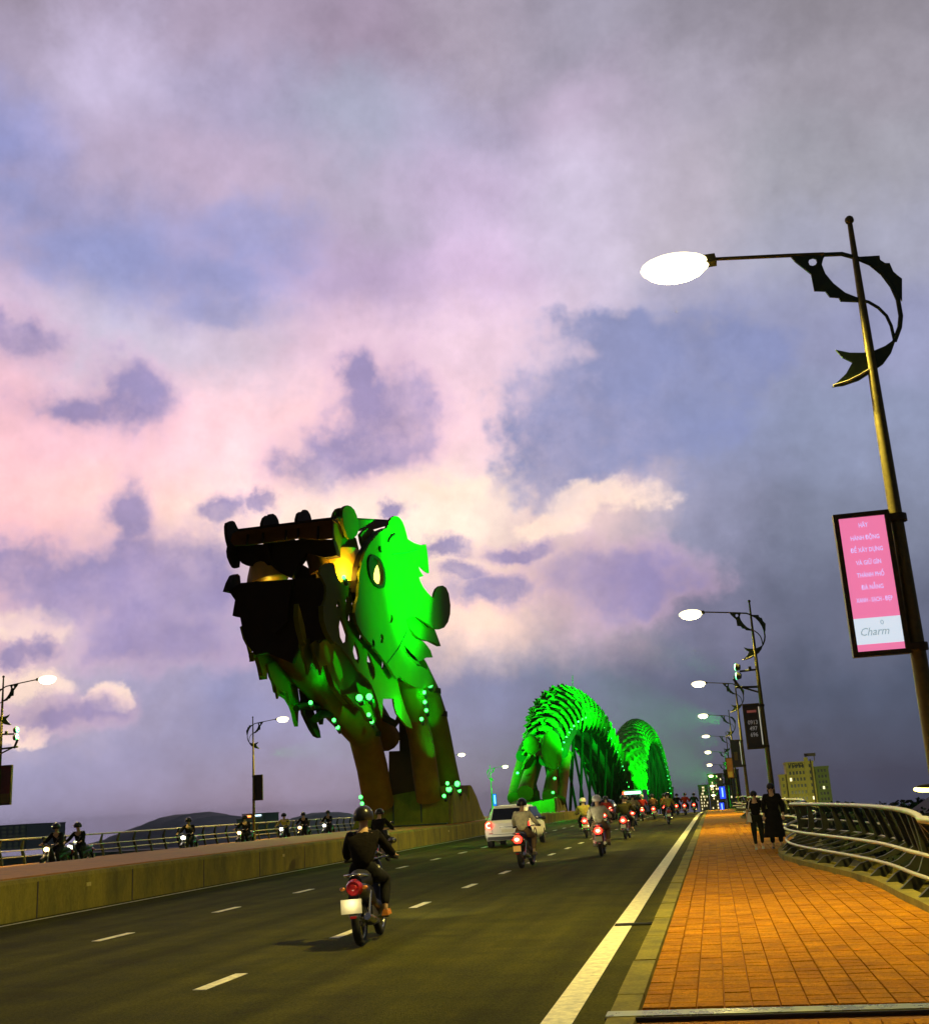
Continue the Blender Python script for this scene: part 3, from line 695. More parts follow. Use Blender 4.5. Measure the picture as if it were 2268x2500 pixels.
# ------------------------------------------------------------------ dragon sculpture head
def px_(pts, X, th=.3): return [(X, y, z) for y, z in pts], (-th, 0, 0)
def py_(pts, Y, th=.4): return [(x, Y, z) for x, z in pts], (0, th, 0)
HD = thing('dragon_head_sculpture', 'large steel dragon head on leaning tubular neck, its cheek lit bright green', 'sculpture', (-16.8, 62, .86))
def plX(name, X, pts, m=gold, th=.12, holes=(), par=HD):
    a, t_ = px_(pts, X, th)
    return obj(name, MB().poly(a, t_, [[(X, y, z) for y, z in h] for h in holes]), m, par)
def plY(name, Y, pts, m=gold, th=.4, par=HD):
    a, t_ = py_(pts, Y, th)
    return obj(name, MB().poly(a, t_), m, par)
cheek = plX('cheek_plate', -14.0, [(50.19,14.93),(50.72,15.42),(51.2,15.7),(51.76,15.92),(52.32,16.03),(52.79,16.04),(53.27,15.96),(53.59,15.8),(53.91,15.53),(54.13,15.27),(54.65,15.28),(55.5,15.34),(56.92,15.54),(58.11,15.85),(58.3,15.49),(58.42,15.1),(58.49,14.29),(57.63,14.25),(56.84,14.3),(56.06,14.28),(56.42,14.02),(57.17,13.88),(56.15,13.61),(56.37,13.45),(56.96,13.24),(57.88,13.09),(59.25,12.97),(58.73,12.38),(58.25,11.66),(58.99,11.24),(57.53,11.32),(56.28,11.37),(55.37,11.37),(54.17,11.19),(53.13,10.9),(53.49,10.51),(54.01,10.25),(53.4,9.98),(52.52,9.65),(51.96,9.51),(52.58,9.23),(53.78,8.94),(54.9,8.8),(53.72,8.6),(52.57,8.34),(51.58,7.98),(50.9,7.72),(50.41,7.86),(49.53,8.19),(48.11,8.56),(46.8,8.86),(45.66,9.12),(44.87,9.48),(44.62,9.94),(44.86,10.36),(45.21,10.73),(45.33,11.27),(45.48,11.81),(45.92,12.42),(46.53,13.01),(47.38,13.6),(48.63,14.29),(49.54,14.7)], gold, .12,
  [[(49.31,12.6),(49.17,12.28),(48.88,11.98),(48.47,11.75),(48.02,11.62),(47.6,11.61),(47.27,11.72),(47.07,11.93),(47.05,12.2),(47.19,12.51),(47.49,12.8),(47.89,13.03),(48.35,13.15),(48.78,13.16),(49.11,13.03),(49.29,12.8)],
   [(50.24,10.76),(50.59,10.73),(50.67,10.57),(50.49,10.38),(50.02,10.26),(50.22,10.43),(50.32,10.62)],
   [(48.43,9.56),(48.81,9.55),(48.9,9.39),(48.71,9.18),(48.3,9.09),(48.46,9.28)],
   [(47.06,9.14),(47.36,9.09),(47.44,8.94),(47.23,8.73),(46.91,8.67),(47.03,8.89)]])
# eye
EY = [(47.98,12.34)][0]
def ell(cy, cz, ry, rz, n=22, X=0, k=0): return [(X, cy+ry*math.cos(2*math.pi*i/n), cz+rz*math.sin(2*math.pi*i/n)*(1+.08*math.cos(4*math.pi*i/n))) for i in range(n)]
E_Y = [1.17,0.76]
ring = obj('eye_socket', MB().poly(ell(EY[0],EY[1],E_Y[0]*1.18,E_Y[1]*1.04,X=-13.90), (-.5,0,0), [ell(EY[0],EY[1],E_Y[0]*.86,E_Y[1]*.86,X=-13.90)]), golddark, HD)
GL = [(48.85,13.03),(49.16,13.18),(49.55,13.2),(49.78,13.06),(49.88,12.73),(49.79,12.43),(49.46,12.16),(48.9,11.95),(48.43,11.94),(48.12,12.05),(48.06,12.31),(48.23,12.55),(48.63,12.77)]
obj('eye_glass', MB().poly([(-14.10,y,z) for y,z in GL], (-.1,0,0)), eye_e, ring)
obj('eyelid', MB().poly([(-14.02,y,z) for y,z in [(46.77,12.06),(47.05,12.51),(47.59,12.89),(48.12,13.1),(48.67,13.11),(48.39,12.78),(48.0,12.5),(47.73,12.17),(47.69,11.9),(47.94,11.67),(47.43,11.61),(46.96,11.76)]], (-.2,0,0)), golddark, ring)
obj('brow_line', MB().tube([(-13.95,y,z) for y,z in [(50.22,14.25),(50.4,14.43),(50.87,14.68),(51.51,14.92)]], .05, 6), golddark, cheek)
obj('brow_line', MB().tube([(-13.95,y,z) for y,z in [(48.69,13.67),(48.61,13.54),(48.79,13.46)]], .06, 6), golddark, cheek)
plX('cheek_shadow_band', -14.12, [(50.49,15.02),(48.94,14.48),(47.44,13.62),(46.36,12.85),(45.64,12.11),(45.32,11.47),(45.35,10.96),(45.65,10.66),(45.89,10.99),(45.92,11.64),(46.41,12.4),(47.15,13.08),(48.27,13.87),(49.81,14.64)], golddark, .25)  # dark plate standing in for the shadowed gap beside the cheek
for pts_ in ([(49.3,8.3),(51.31,9.22),(53.1,10.31)], [(50.98,13.8),(53.51,14.4),(55.98,15.08)]):
    obj('panel_seam', MB().tube([(-13.985,y,z) for y,z in pts_], .03, 4), mat('seam', (.02,.03,.002), .8), cheek)
plX('horn_curl', -14.12, [(59.76,13.07),(60.01,13.42),(60.54,13.78),(61.38,14.09),(62.26,14.28),(63.13,14.31),(63.75,14.07),(64.06,13.41),(63.85,12.85),(63.18,12.27),(62.05,11.77),(60.81,11.49),(60.02,11.39),(58.54,11.55),(56.6,12.21),(55.17,12.67),(56.8,13.27)], gold, .12)
for pts in ([(54.28,11.16),(55.33,11.41),(56.62,11.57),(57.82,11.62),(58.94,11.59),(59.93,11.53),(60.49,11.42),(61.05,11.1),(61.73,10.67),(60.61,10.67),(59.41,10.66),(58.25,10.55),(57.28,10.48),(56.36,10.48),(55.72,10.58),(54.79,10.76)],
            [(52.81,9.72),(53.96,10.09),(55.16,10.43),(56.03,10.34),(57.58,10.41),(58.51,10.27),(59.2,10.09),(59.6,9.78),(58.72,9.71),(57.89,9.54),(57.06,9.32),(56.27,9.17),(55.24,9.2),(54.12,9.37)],
            [(53.49,9.78),(54.29,9.59),(55.25,9.4),(56.11,9.28),(56.85,9.04),(55.77,9.0),(54.92,9.1),(54.12,9.38)]):
    plX('mane_strand', -14.3, pts, gold, .25)
plX('mane_curl', -14.05, [(51.18,8.1),(51.94,8.3),(53.34,8.57),(54.8,8.79),(56.0,8.87),(57.23,8.81),(58.01,8.56),(58.34,8.28),(58.24,8.12),(57.04,7.89),(55.48,7.7),(54.31,7.67),(53.2,7.73),(52.27,7.86),(51.62,7.95)], gold, .12)
jowl = plX('jowl_plate', -14.4, [(41.42,11.07),(41.62,11.34),(41.98,11.53),(42.45,11.7),(43.1,11.83),(43.37,11.75),(43.44,11.46),(43.77,11.27),(44.28,11.15),(45.07,11.14),(46.0,11.24),(46.83,11.05),(46.55,10.48),(47.54,9.64),(50.74,9.04),(52.95,8.38),(52.17,8.22),(52.81,7.33),(53.76,6.48),(54.49,6.07),(54.93,5.67),(54.28,5.68),(53.64,5.76),(52.71,6.03),(52.12,6.23),(51.76,6.59),(51.63,6.89),(49.83,6.75),(49.65,6.23),(49.47,5.84),(49.27,6.08),(49.07,6.29),(48.75,6.69),(48.36,7.01),(47.92,7.27),(47.31,7.43),(46.66,7.57),(46.06,7.66),(45.06,8.05),(43.74,8.44),(42.65,8.57),(41.97,8.98),(41.68,9.35),(41.58,9.69),(42.05,10.12),(42.17,10.43),(42.13,10.7),(41.79,10.88)], gold, .10,
  [
   [(43.9,9.7),(44.31,9.44),(44.77,9.04),(44.7,8.75),(44.18,8.57),(43.78,8.81),(43.66,9.22)],
   [(45.71,8.87),(46.14,8.62),(46.4,8.27),(46.2,7.96),(45.77,8.07),(45.46,8.41)],
   [(47.65,8.69),(48.11,8.4),(48.6,8.02),(48.7,7.73),(48.35,7.44),(47.87,7.72),(47.47,8.13)],
   [(49.99,8.61),(50.27,8.54),(50.35,8.38),(50.13,8.19),(49.78,8.12),(49.86,8.36)],
   [(43.59,10.3),(43.79,10.25),(43.82,10.1),(43.6,9.99),(43.44,10.07)],
   [(44.81,10.74),(45.01,10.69),(45.03,10.47),(44.81,10.34),(44.67,10.49)],
   [(45.7,10.71),(45.88,10.65),(45.86,10.46),(45.66,10.36),(45.51,10.5)],
   [(45.1,10.06),(45.34,10.0),(45.4,9.79),(45.18,9.61),(44.95,9.67),(45.01,9.88)],
   [(46.62,9.5),(46.87,9.43),(46.93,9.26),(46.74,9.09),(46.46,9.04),(46.55,9.28)]])
plX('jowl_strand', -14.25, [(41.28,9.71),(41.69,9.81),(42.13,9.76),(42.47,9.51),(42.71,9.13),(42.76,8.66),(42.64,8.38),(42.2,8.5),(41.69,8.75),(41.34,9.11)], gold, .2)
plX('beard_strand', -15.2, [(41.11,9.86),(41.42,9.5),(41.73,9.08),(41.92,8.64),(41.87,8.3),(41.53,8.47),(41.22,8.83),(41.0,9.32)], gold, .2)
# upper jaw: two snout beams, cross panel, nostril plates
plY('snout_beam', 43.6, [(-18.79,13.83),(-17.54,13.85),(-16.01,13.87),(-14.51,13.88),(-14.54,13.03),(-15.18,13.02),(-15.77,13.13),(-16.09,13.19),(-16.62,13.17),(-17.28,13.14),(-17.68,13.15),(-18.34,13.13),(-19.01,13.16),(-19.17,13.38),(-19.08,13.7)], goldd, .14)
obj('flange', MB().poly([(-18.71,43.35,13.82),(-14.43,43.35,13.86),(-14.43,43.35,13.77),(-18.71,43.35,13.73)], (0,.7,0)), golddark, HD)
for k_, (a_, b_) in enumerate(zip([(-18.32,43.55,13.82),(-17.65,43.55,13.83),(-16.59,43.55,13.84),(-16.06,43.55,13.85),(-15.15,43.55,13.85)], [(-18.39,43.55,13.13),(-17.67,43.55,13.13),(-16.63,43.55,13.16),(-16.08,43.55,13.18),(-15.19,43.55,13.01)])):
    obj('stiffener', MB().tube([a_, b_], .05, 5), golddark, HD)
for k_ in range(10):
    a_ = Vector((-18.65,43.55,13.67)).lerp(Vector((-14.63,43.55,13.7)), k_/9)
    obj('bolt', MB().ball(tuple(a_), (.07,.05,.07), 6, 4), golddark, HD)
obj('roof_beam', MB().poly([(-14.7,y,z) for y,z in [(44.66,14.19),(53.17,16.09),(53.05,15.81),(50.33,14.96),(46.6,14.09)]], (-1.0,0,0)), goldd, HD)
obj('roof_edge', MB().poly([(-14.66,y,z) for y,z in [(44.55,14.2),(53.12,16.12),(53.11,16.05),(44.54,14.12)]], (-1.1,0,0)), golddark, HD)
obj('snout_top', MB().poly([(-18.72,43.4,13.78),(-14.45,43.4,13.83),(-16.29,49.5,15.46),(-19.83,49.5,15.49)], (0,0,-.25)), goldd, HD)
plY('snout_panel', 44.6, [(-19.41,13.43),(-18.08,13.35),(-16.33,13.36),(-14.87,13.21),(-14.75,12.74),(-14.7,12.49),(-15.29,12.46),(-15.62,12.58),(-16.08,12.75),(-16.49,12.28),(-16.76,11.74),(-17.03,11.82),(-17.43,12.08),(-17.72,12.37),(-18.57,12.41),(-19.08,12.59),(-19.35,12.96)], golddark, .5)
for nm, X, pts, m in (
  ('nostril_plate', -19.3, [(43.53,14.03),(43.61,14.21),(43.84,14.31),(44.12,14.43),(44.37,14.44),(44.62,14.28),(44.84,14.17),(44.87,13.94),(44.74,13.51),(45.02,13.24),(44.95,12.77),(44.88,12.49),(44.6,12.39),(44.35,12.38),(44.1,12.5),(43.83,12.73),(43.75,12.98),(43.83,13.22),(43.65,13.47),(43.55,13.74)], golddark),
  ('nostril_plate', -18.0, [(44.36,13.95),(44.42,14.26),(44.63,14.54),(44.97,14.73),(45.22,14.76),(45.32,14.88),(45.64,14.98),(45.99,14.97),(46.27,14.84),(46.4,14.63),(46.49,14.17),(45.76,13.46),(45.06,13.25),(44.48,13.52)], golddark),
  ('nose_plate', -17.7, [(44.16,13.41),(45.72,13.96),(47.18,14.17),(48.04,14.17),(48.3,13.7),(48.18,13.25),(47.67,12.74),(47.09,12.3),(46.36,12.18),(45.83,12.25),(44.97,12.41),(44.38,12.62)], golddark),
  ('nostril_plate', -17.0, [(45.97,14.42),(46.03,14.73),(46.23,15.02),(46.54,15.18),(46.81,15.23),(47.09,15.42),(47.44,15.46),(47.75,15.36),(47.97,15.13),(47.83,14.78),(47.45,14.35),(47.0,13.9),(46.34,13.89),(46.07,14.1)], golddark),
  ('lip_plate', -16.4, [(44.61,13.37),(45.35,13.6),(45.52,13.31),(46.25,13.07),(46.42,12.7),(46.58,12.26),(46.2,12.29),(45.85,12.65),(45.49,12.91),(44.95,12.99)], golddark),
  ('brow_plate', -14.9, [(44.74,13.89),(44.84,14.21),(45.09,14.54),(45.45,14.8),(45.93,14.98),(46.35,15.06),(46.78,15.06),(47.05,14.65),(47.31,14.02),(48.08,14.05),(48.48,13.58),(49.03,13.49),(48.38,12.73),(47.98,12.1),(47.61,11.7),(47.28,12.65),(46.89,12.99),(45.42,12.67),(45.08,12.86),(44.95,13.35)], gold),
  ('brow_curl', -14.6, [(45.27,14.65),(45.58,14.91),(46.01,15.08),(46.5,15.15),(46.99,15.11),(47.34,14.92),(47.56,14.66),(47.56,14.32),(47.24,13.97),(46.67,13.69),(46.13,13.53),(45.72,13.63),(45.4,13.95),(45.23,14.31)], gold),
  ('brow_plate', -14.5, [(47.48,14.05),(48.01,14.34),(48.73,14.63),(49.4,14.76),(49.83,14.75),(49.36,14.37),(48.79,13.99),(48.37,13.57),(47.98,13.5),(47.67,13.71)], gold)):
    plX(nm, X, pts, m, .14)
amber = mat('amber_lit_panel', (.62, .36, .03), .6, vary=.12, vscale=2)  # brighter amber puts the lit look of the mouth into the colour
obj('lip_tube', MB().tube([(-16.04,45.2,13.66),(-15.89,45.2,12.99),(-15.65,45.2,11.92)], [.42,.48,.5], 12), goldd, HD)
obj('palate_panel', MB().tube([(-15.39,46.6,13.03),(-15.27,46.6,12.25),(-15.16,46.6,11.48)], [1.0,1.05,1.1], 20), amber, HD)
obj('palate_panel', MB().tube([(-18.3,45.2,12.58),(-18.24,45.2,12.18),(-18.14,45.2,11.75)], [.62,.78,.95], 16), amber, HD)
obj('tongue', MB().poly([(-16.92,45.0,11.75),(-16.84,45.0,12.13),(-16.57,45.0,12.43),(-16.24,45.0,12.2),(-15.84,45.0,11.9),(-15.78,45.0,11.64)], (0,.8,0)), golddark, HD)
# teeth
for nm, X, pts in (('tooth', -18.3, [(44.43,11.62),(44.63,11.88),(45.01,12.18),(45.47,12.42),(45.78,12.43),(45.95,12.26),(46.04,11.92)]), ('tooth', -19.35, [(43.75,11.22),(44.05,11.66),(44.44,12.05),(44.8,12.18),(45.03,12.13),(45.12,11.75),(44.75,11.3)])):
    plX(nm, X, pts, golddark, .25)
# lower jaw and neck tubes
plY('lower_jaw_panel', 44.3, [(-19.56,11.34),(-18.99,11.65),(-18.18,11.63),(-16.65,11.58),(-15.39,11.53),(-15.14,11.19),(-15.12,10.81),(-15.28,10.2),(-15.2,9.38),(-14.96,8.84),(-15.41,8.91),(-15.8,8.6),(-16.06,8.66),(-16.34,8.99),(-16.72,7.98),(-17.82,8.5),(-18.38,8.48),(-18.67,8.87),(-18.84,9.21),(-18.92,9.5),(-19.05,10.16),(-19.4,10.25),(-19.28,10.92)], golddark, .35)
plY('lower_jaw_panel', 44.0, [(-18.86,11.53),(-16.54,11.45),(-16.72,10.54),(-16.83,9.67),(-17.36,9.23),(-18.54,10.08)], golddark, .25)
NL = [(-18.4,45.62,10.05),(-18.4,48.04,9.33),(-18.4,50.69,8.47),(-18.4,53.58,7.53),(-18.4,56.65,6.71),(-18.4,59.56,5.87),(-18.4,60.94,4.11),(-18.4,61.94,2.05)]
obj('neck_tube', MB().tube(NL, .86, 18), goldd, HD)
NR = [(-15.5,56.8,8.22),(-15.5,59.23,7.16),(-15.5,60.72,5.56),(-15.5,61.41,3.85),(-15.5,62.03,2.24)]
obj('neck_tube', MB().tube(NR, [.6,.62,.68,.72,.72], 16), goldd, HD)
NR2 = [(-15.2,58.44,9.09),(-15.2,60.64,8.05),(-15.2,62.2,6.89),(-15.2,63.42,5.41),(-15.2,64.39,4.14),(-15.2,65.37,2.86)]
obj('neck_tube', MB().tube(NR2, [.85,.88,.88,.85,.82,.82], 18), gold, HD)
NL2 = [(-18.2,49.08,10.54),(-18.2,52.28,9.55),(-18.2,55.85,8.45),(-18.2,59.33,7.58),(-18.2,63.39,5.8)]
obj('neck_tube', MB().tube(NL2, .8, 14), goldd, HD)
for (p, r_) in ((NL[5], .95), (NR2[1], 1.0), (NR2[2], .95)):
    obj('tube_collar', MB().tube([(p[0],p[1],p[2]+.12),(p[0],p[1],p[2]-.16)], r_, 18), golddark, HD)
obj('neck_box', MB().poly([(-18.33,64.2,5.12),(-17.69,64.2,5.1),(-17.63,64.2,7.25),(-17.9,64.2,8.18),(-16.85,64.2,7.83),(-16.86,64.2,6.34),(-16.66,64.2,5.8),(-16.37,64.2,5.05),(-15.97,64.2,2.18),(-18.48,64.2,2.32)], (0,1.2,0)), golddark, HD)
# beards under the jaw
plX('beard_plate', -19.2, [(46.02,8.72),(46.18,8.47),(46.55,8.75),(46.88,8.43),(47.23,7.76),(47.74,8.46),(48.0,8.52),(48.34,8.12),(48.69,7.68),(48.85,7.36),(49.49,7.25),(50.24,7.14),(50.8,6.84),(51.13,6.52),(51.31,6.18),(51.53,5.92),(51.61,6.55),(51.83,7.05),(51.63,7.74),(51.07,8.39),(50.12,8.78),(48.65,9.1),(47.24,9.13)], gold, .2)
plX('beard_plate', -18.9, [(45.44,8.76),(45.39,8.35),(45.8,8.72),(46.2,8.24),(46.44,7.84),(46.95,7.73),(46.93,8.25),(47.11,8.43),(47.65,7.86),(49.27,7.82),(50.81,7.82),(52.03,8.15),(50.87,9.09),(48.59,9.17),(46.82,9.02)], gold, .2)
for pts_, X_ in (([(44.38,9.74),(44.69,9.27),(45.08,9.01),(45.36,8.6),(45.66,9.08),(46.06,9.52),(45.1,10.03)],-19.0),([(46.74,8.38),(47.07,7.83),(47.67,7.46),(47.95,6.93),(48.29,7.35),(49.11,7.29),(49.37,6.84),(49.72,7.2),(49.42,8.06),(47.98,8.65)],-18.8),([(43.65,8.6),(44.07,8.16),(44.58,7.73),(44.69,7.43),(44.99,7.84),(45.53,7.95),(45.69,7.6),(46.12,8.15),(45.78,8.68),(44.86,9.06)],-15.6),([(43.1,8.79),(43.36,8.22),(43.81,7.73),(44.0,7.39),(44.35,7.91),(44.65,8.44),(44.24,8.94)],-15.9)):
    plX('beard_spike', X_, pts_, gold, .1)
plX('tusk', -18.9, [(51.46,7.67),(51.64,7.23),(51.54,6.94),(51.72,6.53),(52.15,6.21),(52.75,5.82),(53.36,5.53),(53.94,5.47),(53.81,5.81),(53.45,6.14),(53.02,6.69),(52.42,7.22),(51.92,7.52)], golddark, .22)
plX('tusk', -18.5, [(52.66,6.99),(53.54,7.13),(53.45,6.62),(53.28,6.32),(53.17,6.06),(52.93,6.37),(52.78,6.64)], golddark, .22)
obj('jaw_strut', MB().tube([(-18.6,49.68,6.61),(-18.6,50.76,6.82),(-18.6,52.19,6.82),(-18.6,53.71,7.09),(-18.6,55.18,7.1)], .16, 8), golddark, HD)
obj('jaw_strut', MB().tube([(-18.4,51.76,6.22),(-18.4,52.44,6.47),(-18.4,53.54,6.6),(-18.4,55.0,6.53)], .2, 8), golddark, HD)
plX('throat_plate', -15.9, [(46.45,8.36),(46.7,7.82),(47.01,7.53),(47.34,7.2),(47.93,7.0),(48.57,6.76),(49.14,6.57),(48.96,6.89),(49.21,7.2),(50.64,7.88),(50.76,8.37),(50.3,8.94),(49.4,9.25),(47.3,9.11),(45.36,9.06),(44.62,8.96),(44.94,8.32),(45.38,7.99),(45.65,7.8),(46.05,8.19)], gold, .25)
plX('throat_plate', -16.6, [(50.2,8.99),(56.47,9.26),(57.99,8.33),(56.2,7.19),(55.35,6.6),(53.65,6.99),(51.78,7.06),(50.3,7.76)], gold, .25)
plX('throat_plate', -15.6, [(48.05,6.89),(50.02,7.18),(52.08,6.8),(52.72,6.15),(52.2,5.84),(51.26,5.99),(50.4,6.47),(49.08,6.58)], gold, .2)
obj('throat_tube', MB().tube([(-15.0,55.89,8.54),(-15.0,57.02,7.51),(-15.0,58.16,6.79)], [.6,.78,.72], 18), gold, HD)
obj('throat_tube_cap', MB().ball((-15.0,58.21,6.74), (.7,.7,.45), 16, 8), gold, HD)
obj('cross_brace', MB().tube([(-18.23,60.5,6.99),(-17.48,60.5,6.77),(-16.82,60.5,6.4),(-16.55,60.5,6.78)], .2, 8), golddark, HD)
# spotlights on the sculpture (each a fixture with a glowing lens)
SPT = [(-15.2,48.71,6.77),(-15.2,50.26,6.94),(-15.2,50.09,6.1),(-15.2,50.52,5.81),(-18.0,50.02,6.86),(-18.0,53.36,6.25),(-18.0,53.92,5.93),(-18.0,57.37,2.52),(-18.0,57.58,2.19),(-14.2,58.21,8.14),(-14.2,56.85,7.62),(-14.2,56.9,7.12),(-14.2,57.13,6.71),(-14.2,56.03,6.19),(-14.2,60.18,2.35),(-14.2,61.13,3.02),(-14.2,61.41,2.71),(-14.2,63.57,3.01),(-14.2,64.05,2.64),(-14.3,44.2,11.42)]
for i, p in enumerate(SPT):
    s_ = .17 if i in (0, 1, 9, 16, 17) else .11
    f_o = obj('spotlight', MB().tube([(p[0], p[1]+.35, p[2]-.25), (p[0], p[1]+.12, p[2]-.08)], [s_*.8, s_*1.05], 10), black, HD)
    obj('lens', MB().ball((p[0], p[1], p[2]), s_*.9, 10, 6), ledw_e, f_o)
G = (0, 1, .03)
FP = light
FP('SPOT','floodlight_beam',(1.3,50.3,6.6),260000,G,None,.2,(-14.0,53.77,13.85),38,1.0)
FP('SPOT','floodlight_beam',(1.3,50.3,6.9),45000,G,None,.2,(-14.0,52.37,12.1),60,1.0)
FP('SPOT','green_wash',(-13.7,60.6,2.6),1500,G,HD,.1,(-15.3,60.5,7.5),38,.9)
FP('SPOT','green_wash',(-20.4,59.6,2.2),500,G,HD,.1,(-19.6,59.2,7),36,.9)
FP('POINT','green_wash',(-14.0,52.2,6.3),330,G,HD,.2)
FP('POINT','green_wash',(-16.9,50.5,8.0),260,G,HD,.2)
FP('POINT','green_wash',(-20.0,49.5,5.6),150,G,HD,.2)
FP('SPOT','green_wash',(-13.4,55.5,7.2),700,G,HD,.1,(-15,58.2,8.2),50,.9)
FP('POINT','mouth_light',(-14.58,45.2,11.94),260,(1,.62,.05),HD,.15)
FP('POINT','mouth_light',(-17.97,44.95,11.85),90,(1,.62,.05),HD,.15)

# ------------------------------------------------------------------ pedestals
def pedestal(label, y, x0, x1, zt, depth, db):
    t = thing('pedestal', label, 'pedestal', ((x0+x1)/2, y, db))
    mb = MB()
    a = .05
    vs = [(x0,y,db),(x1,y,db),(x1,y+depth,db),(x0,y+depth,db),(x0+.75,y+.5,zt-.9),(x1-.0,y+.12,zt),(x1-.02,y+depth-1,zt),(x0+.75,y+depth-1,zt)]
    vs[4] = (x0+.7, y+.4, zt-.55)
    mb.add(vs, [(0,1,5,4),(1,2,6,5),(2,3,7,6),(3,0,4,7),(4,5,6,7)])
    obj('block', mb, conc_dark, t)
    return t
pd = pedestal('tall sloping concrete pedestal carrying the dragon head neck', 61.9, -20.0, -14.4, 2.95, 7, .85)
obj('panel_joint', MB().box((-17.6,61.90,1.0),(-17.52,61.99,2.2)).box((-16.0,61.90,1.0),(-15.92,61.99,2.6)), black, pd)
# notched wing wall on the right of the pedestal
WP = [(62.42,0.87),(62.91,2.87),(63.52,2.7),(64.15,2.34),(65.06,1.83),(65.21,2.39),(65.85,2.55),(66.5,2.34),(67.11,1.91),(67.52,2.97),(67.98,2.91),(69.42,2.22),(70.34,1.55),(71.35,1.03),(71.74,0.88)]
obj('wing_wall', MB().poly([(-14.30,y,z) for y,z in WP], (-.3,0,0)), concrete, pd)
obj('base_shadow_strip', MB().box((-19.6,61.5,.86),(-14.45,61.88,.93)), black, pd)  # solid black strip standing in for shadow along the pedestal foot

# ------------------------------------------------------------------ arched dragon body
def sp(ctrl, t):
    n = len(ctrl)-1; x = t*n; i = min(int(x), n-1); f = x-i
    p = [Vector(ctrl[max(0, min(n, i+k))]) for k in (-1,0,1,2)]
    return .5*((2*p[1])+(-p[0]+p[2])*f+(2*p[0]-5*p[1]+4*p[2]-p[3])*f*f+(-p[0]+3*p[1]-3*p[2]+p[3])*f**3)
def scale_mesh(w, l):
    """one pointed, cupped scale; root at origin, tip along +y, outward +z"""
    mb = MB(); vs = []; rowsn = [(-.35*l,.30),(0,.5),(.3*l,.47),(.58*l,.30),(.8*l,.14),(l,.0)]
    for (yy, hw) in rowsn:
        for k in (-1,-.5,0,.5,1):
            x = k*hw*w; z = .22*w*(1-(k*.9)**2)*(.5+hw) + .10*yy
            vs.append((x, yy, z))
    fs = [(i*5+k, i*5+k+1, (i+1)*5+k+1, (i+1)*5+k) for i in range(len(rowsn)-1) for k in range(4)]
    vs2 = [(x, y, z-.07) for x, y, z in vs]
    n = len(vs)
    mb.add(vs+vs2, fs + [tuple(v+n for v in reversed(f)) for f in fs], True)
    return mb
def _x(): pass
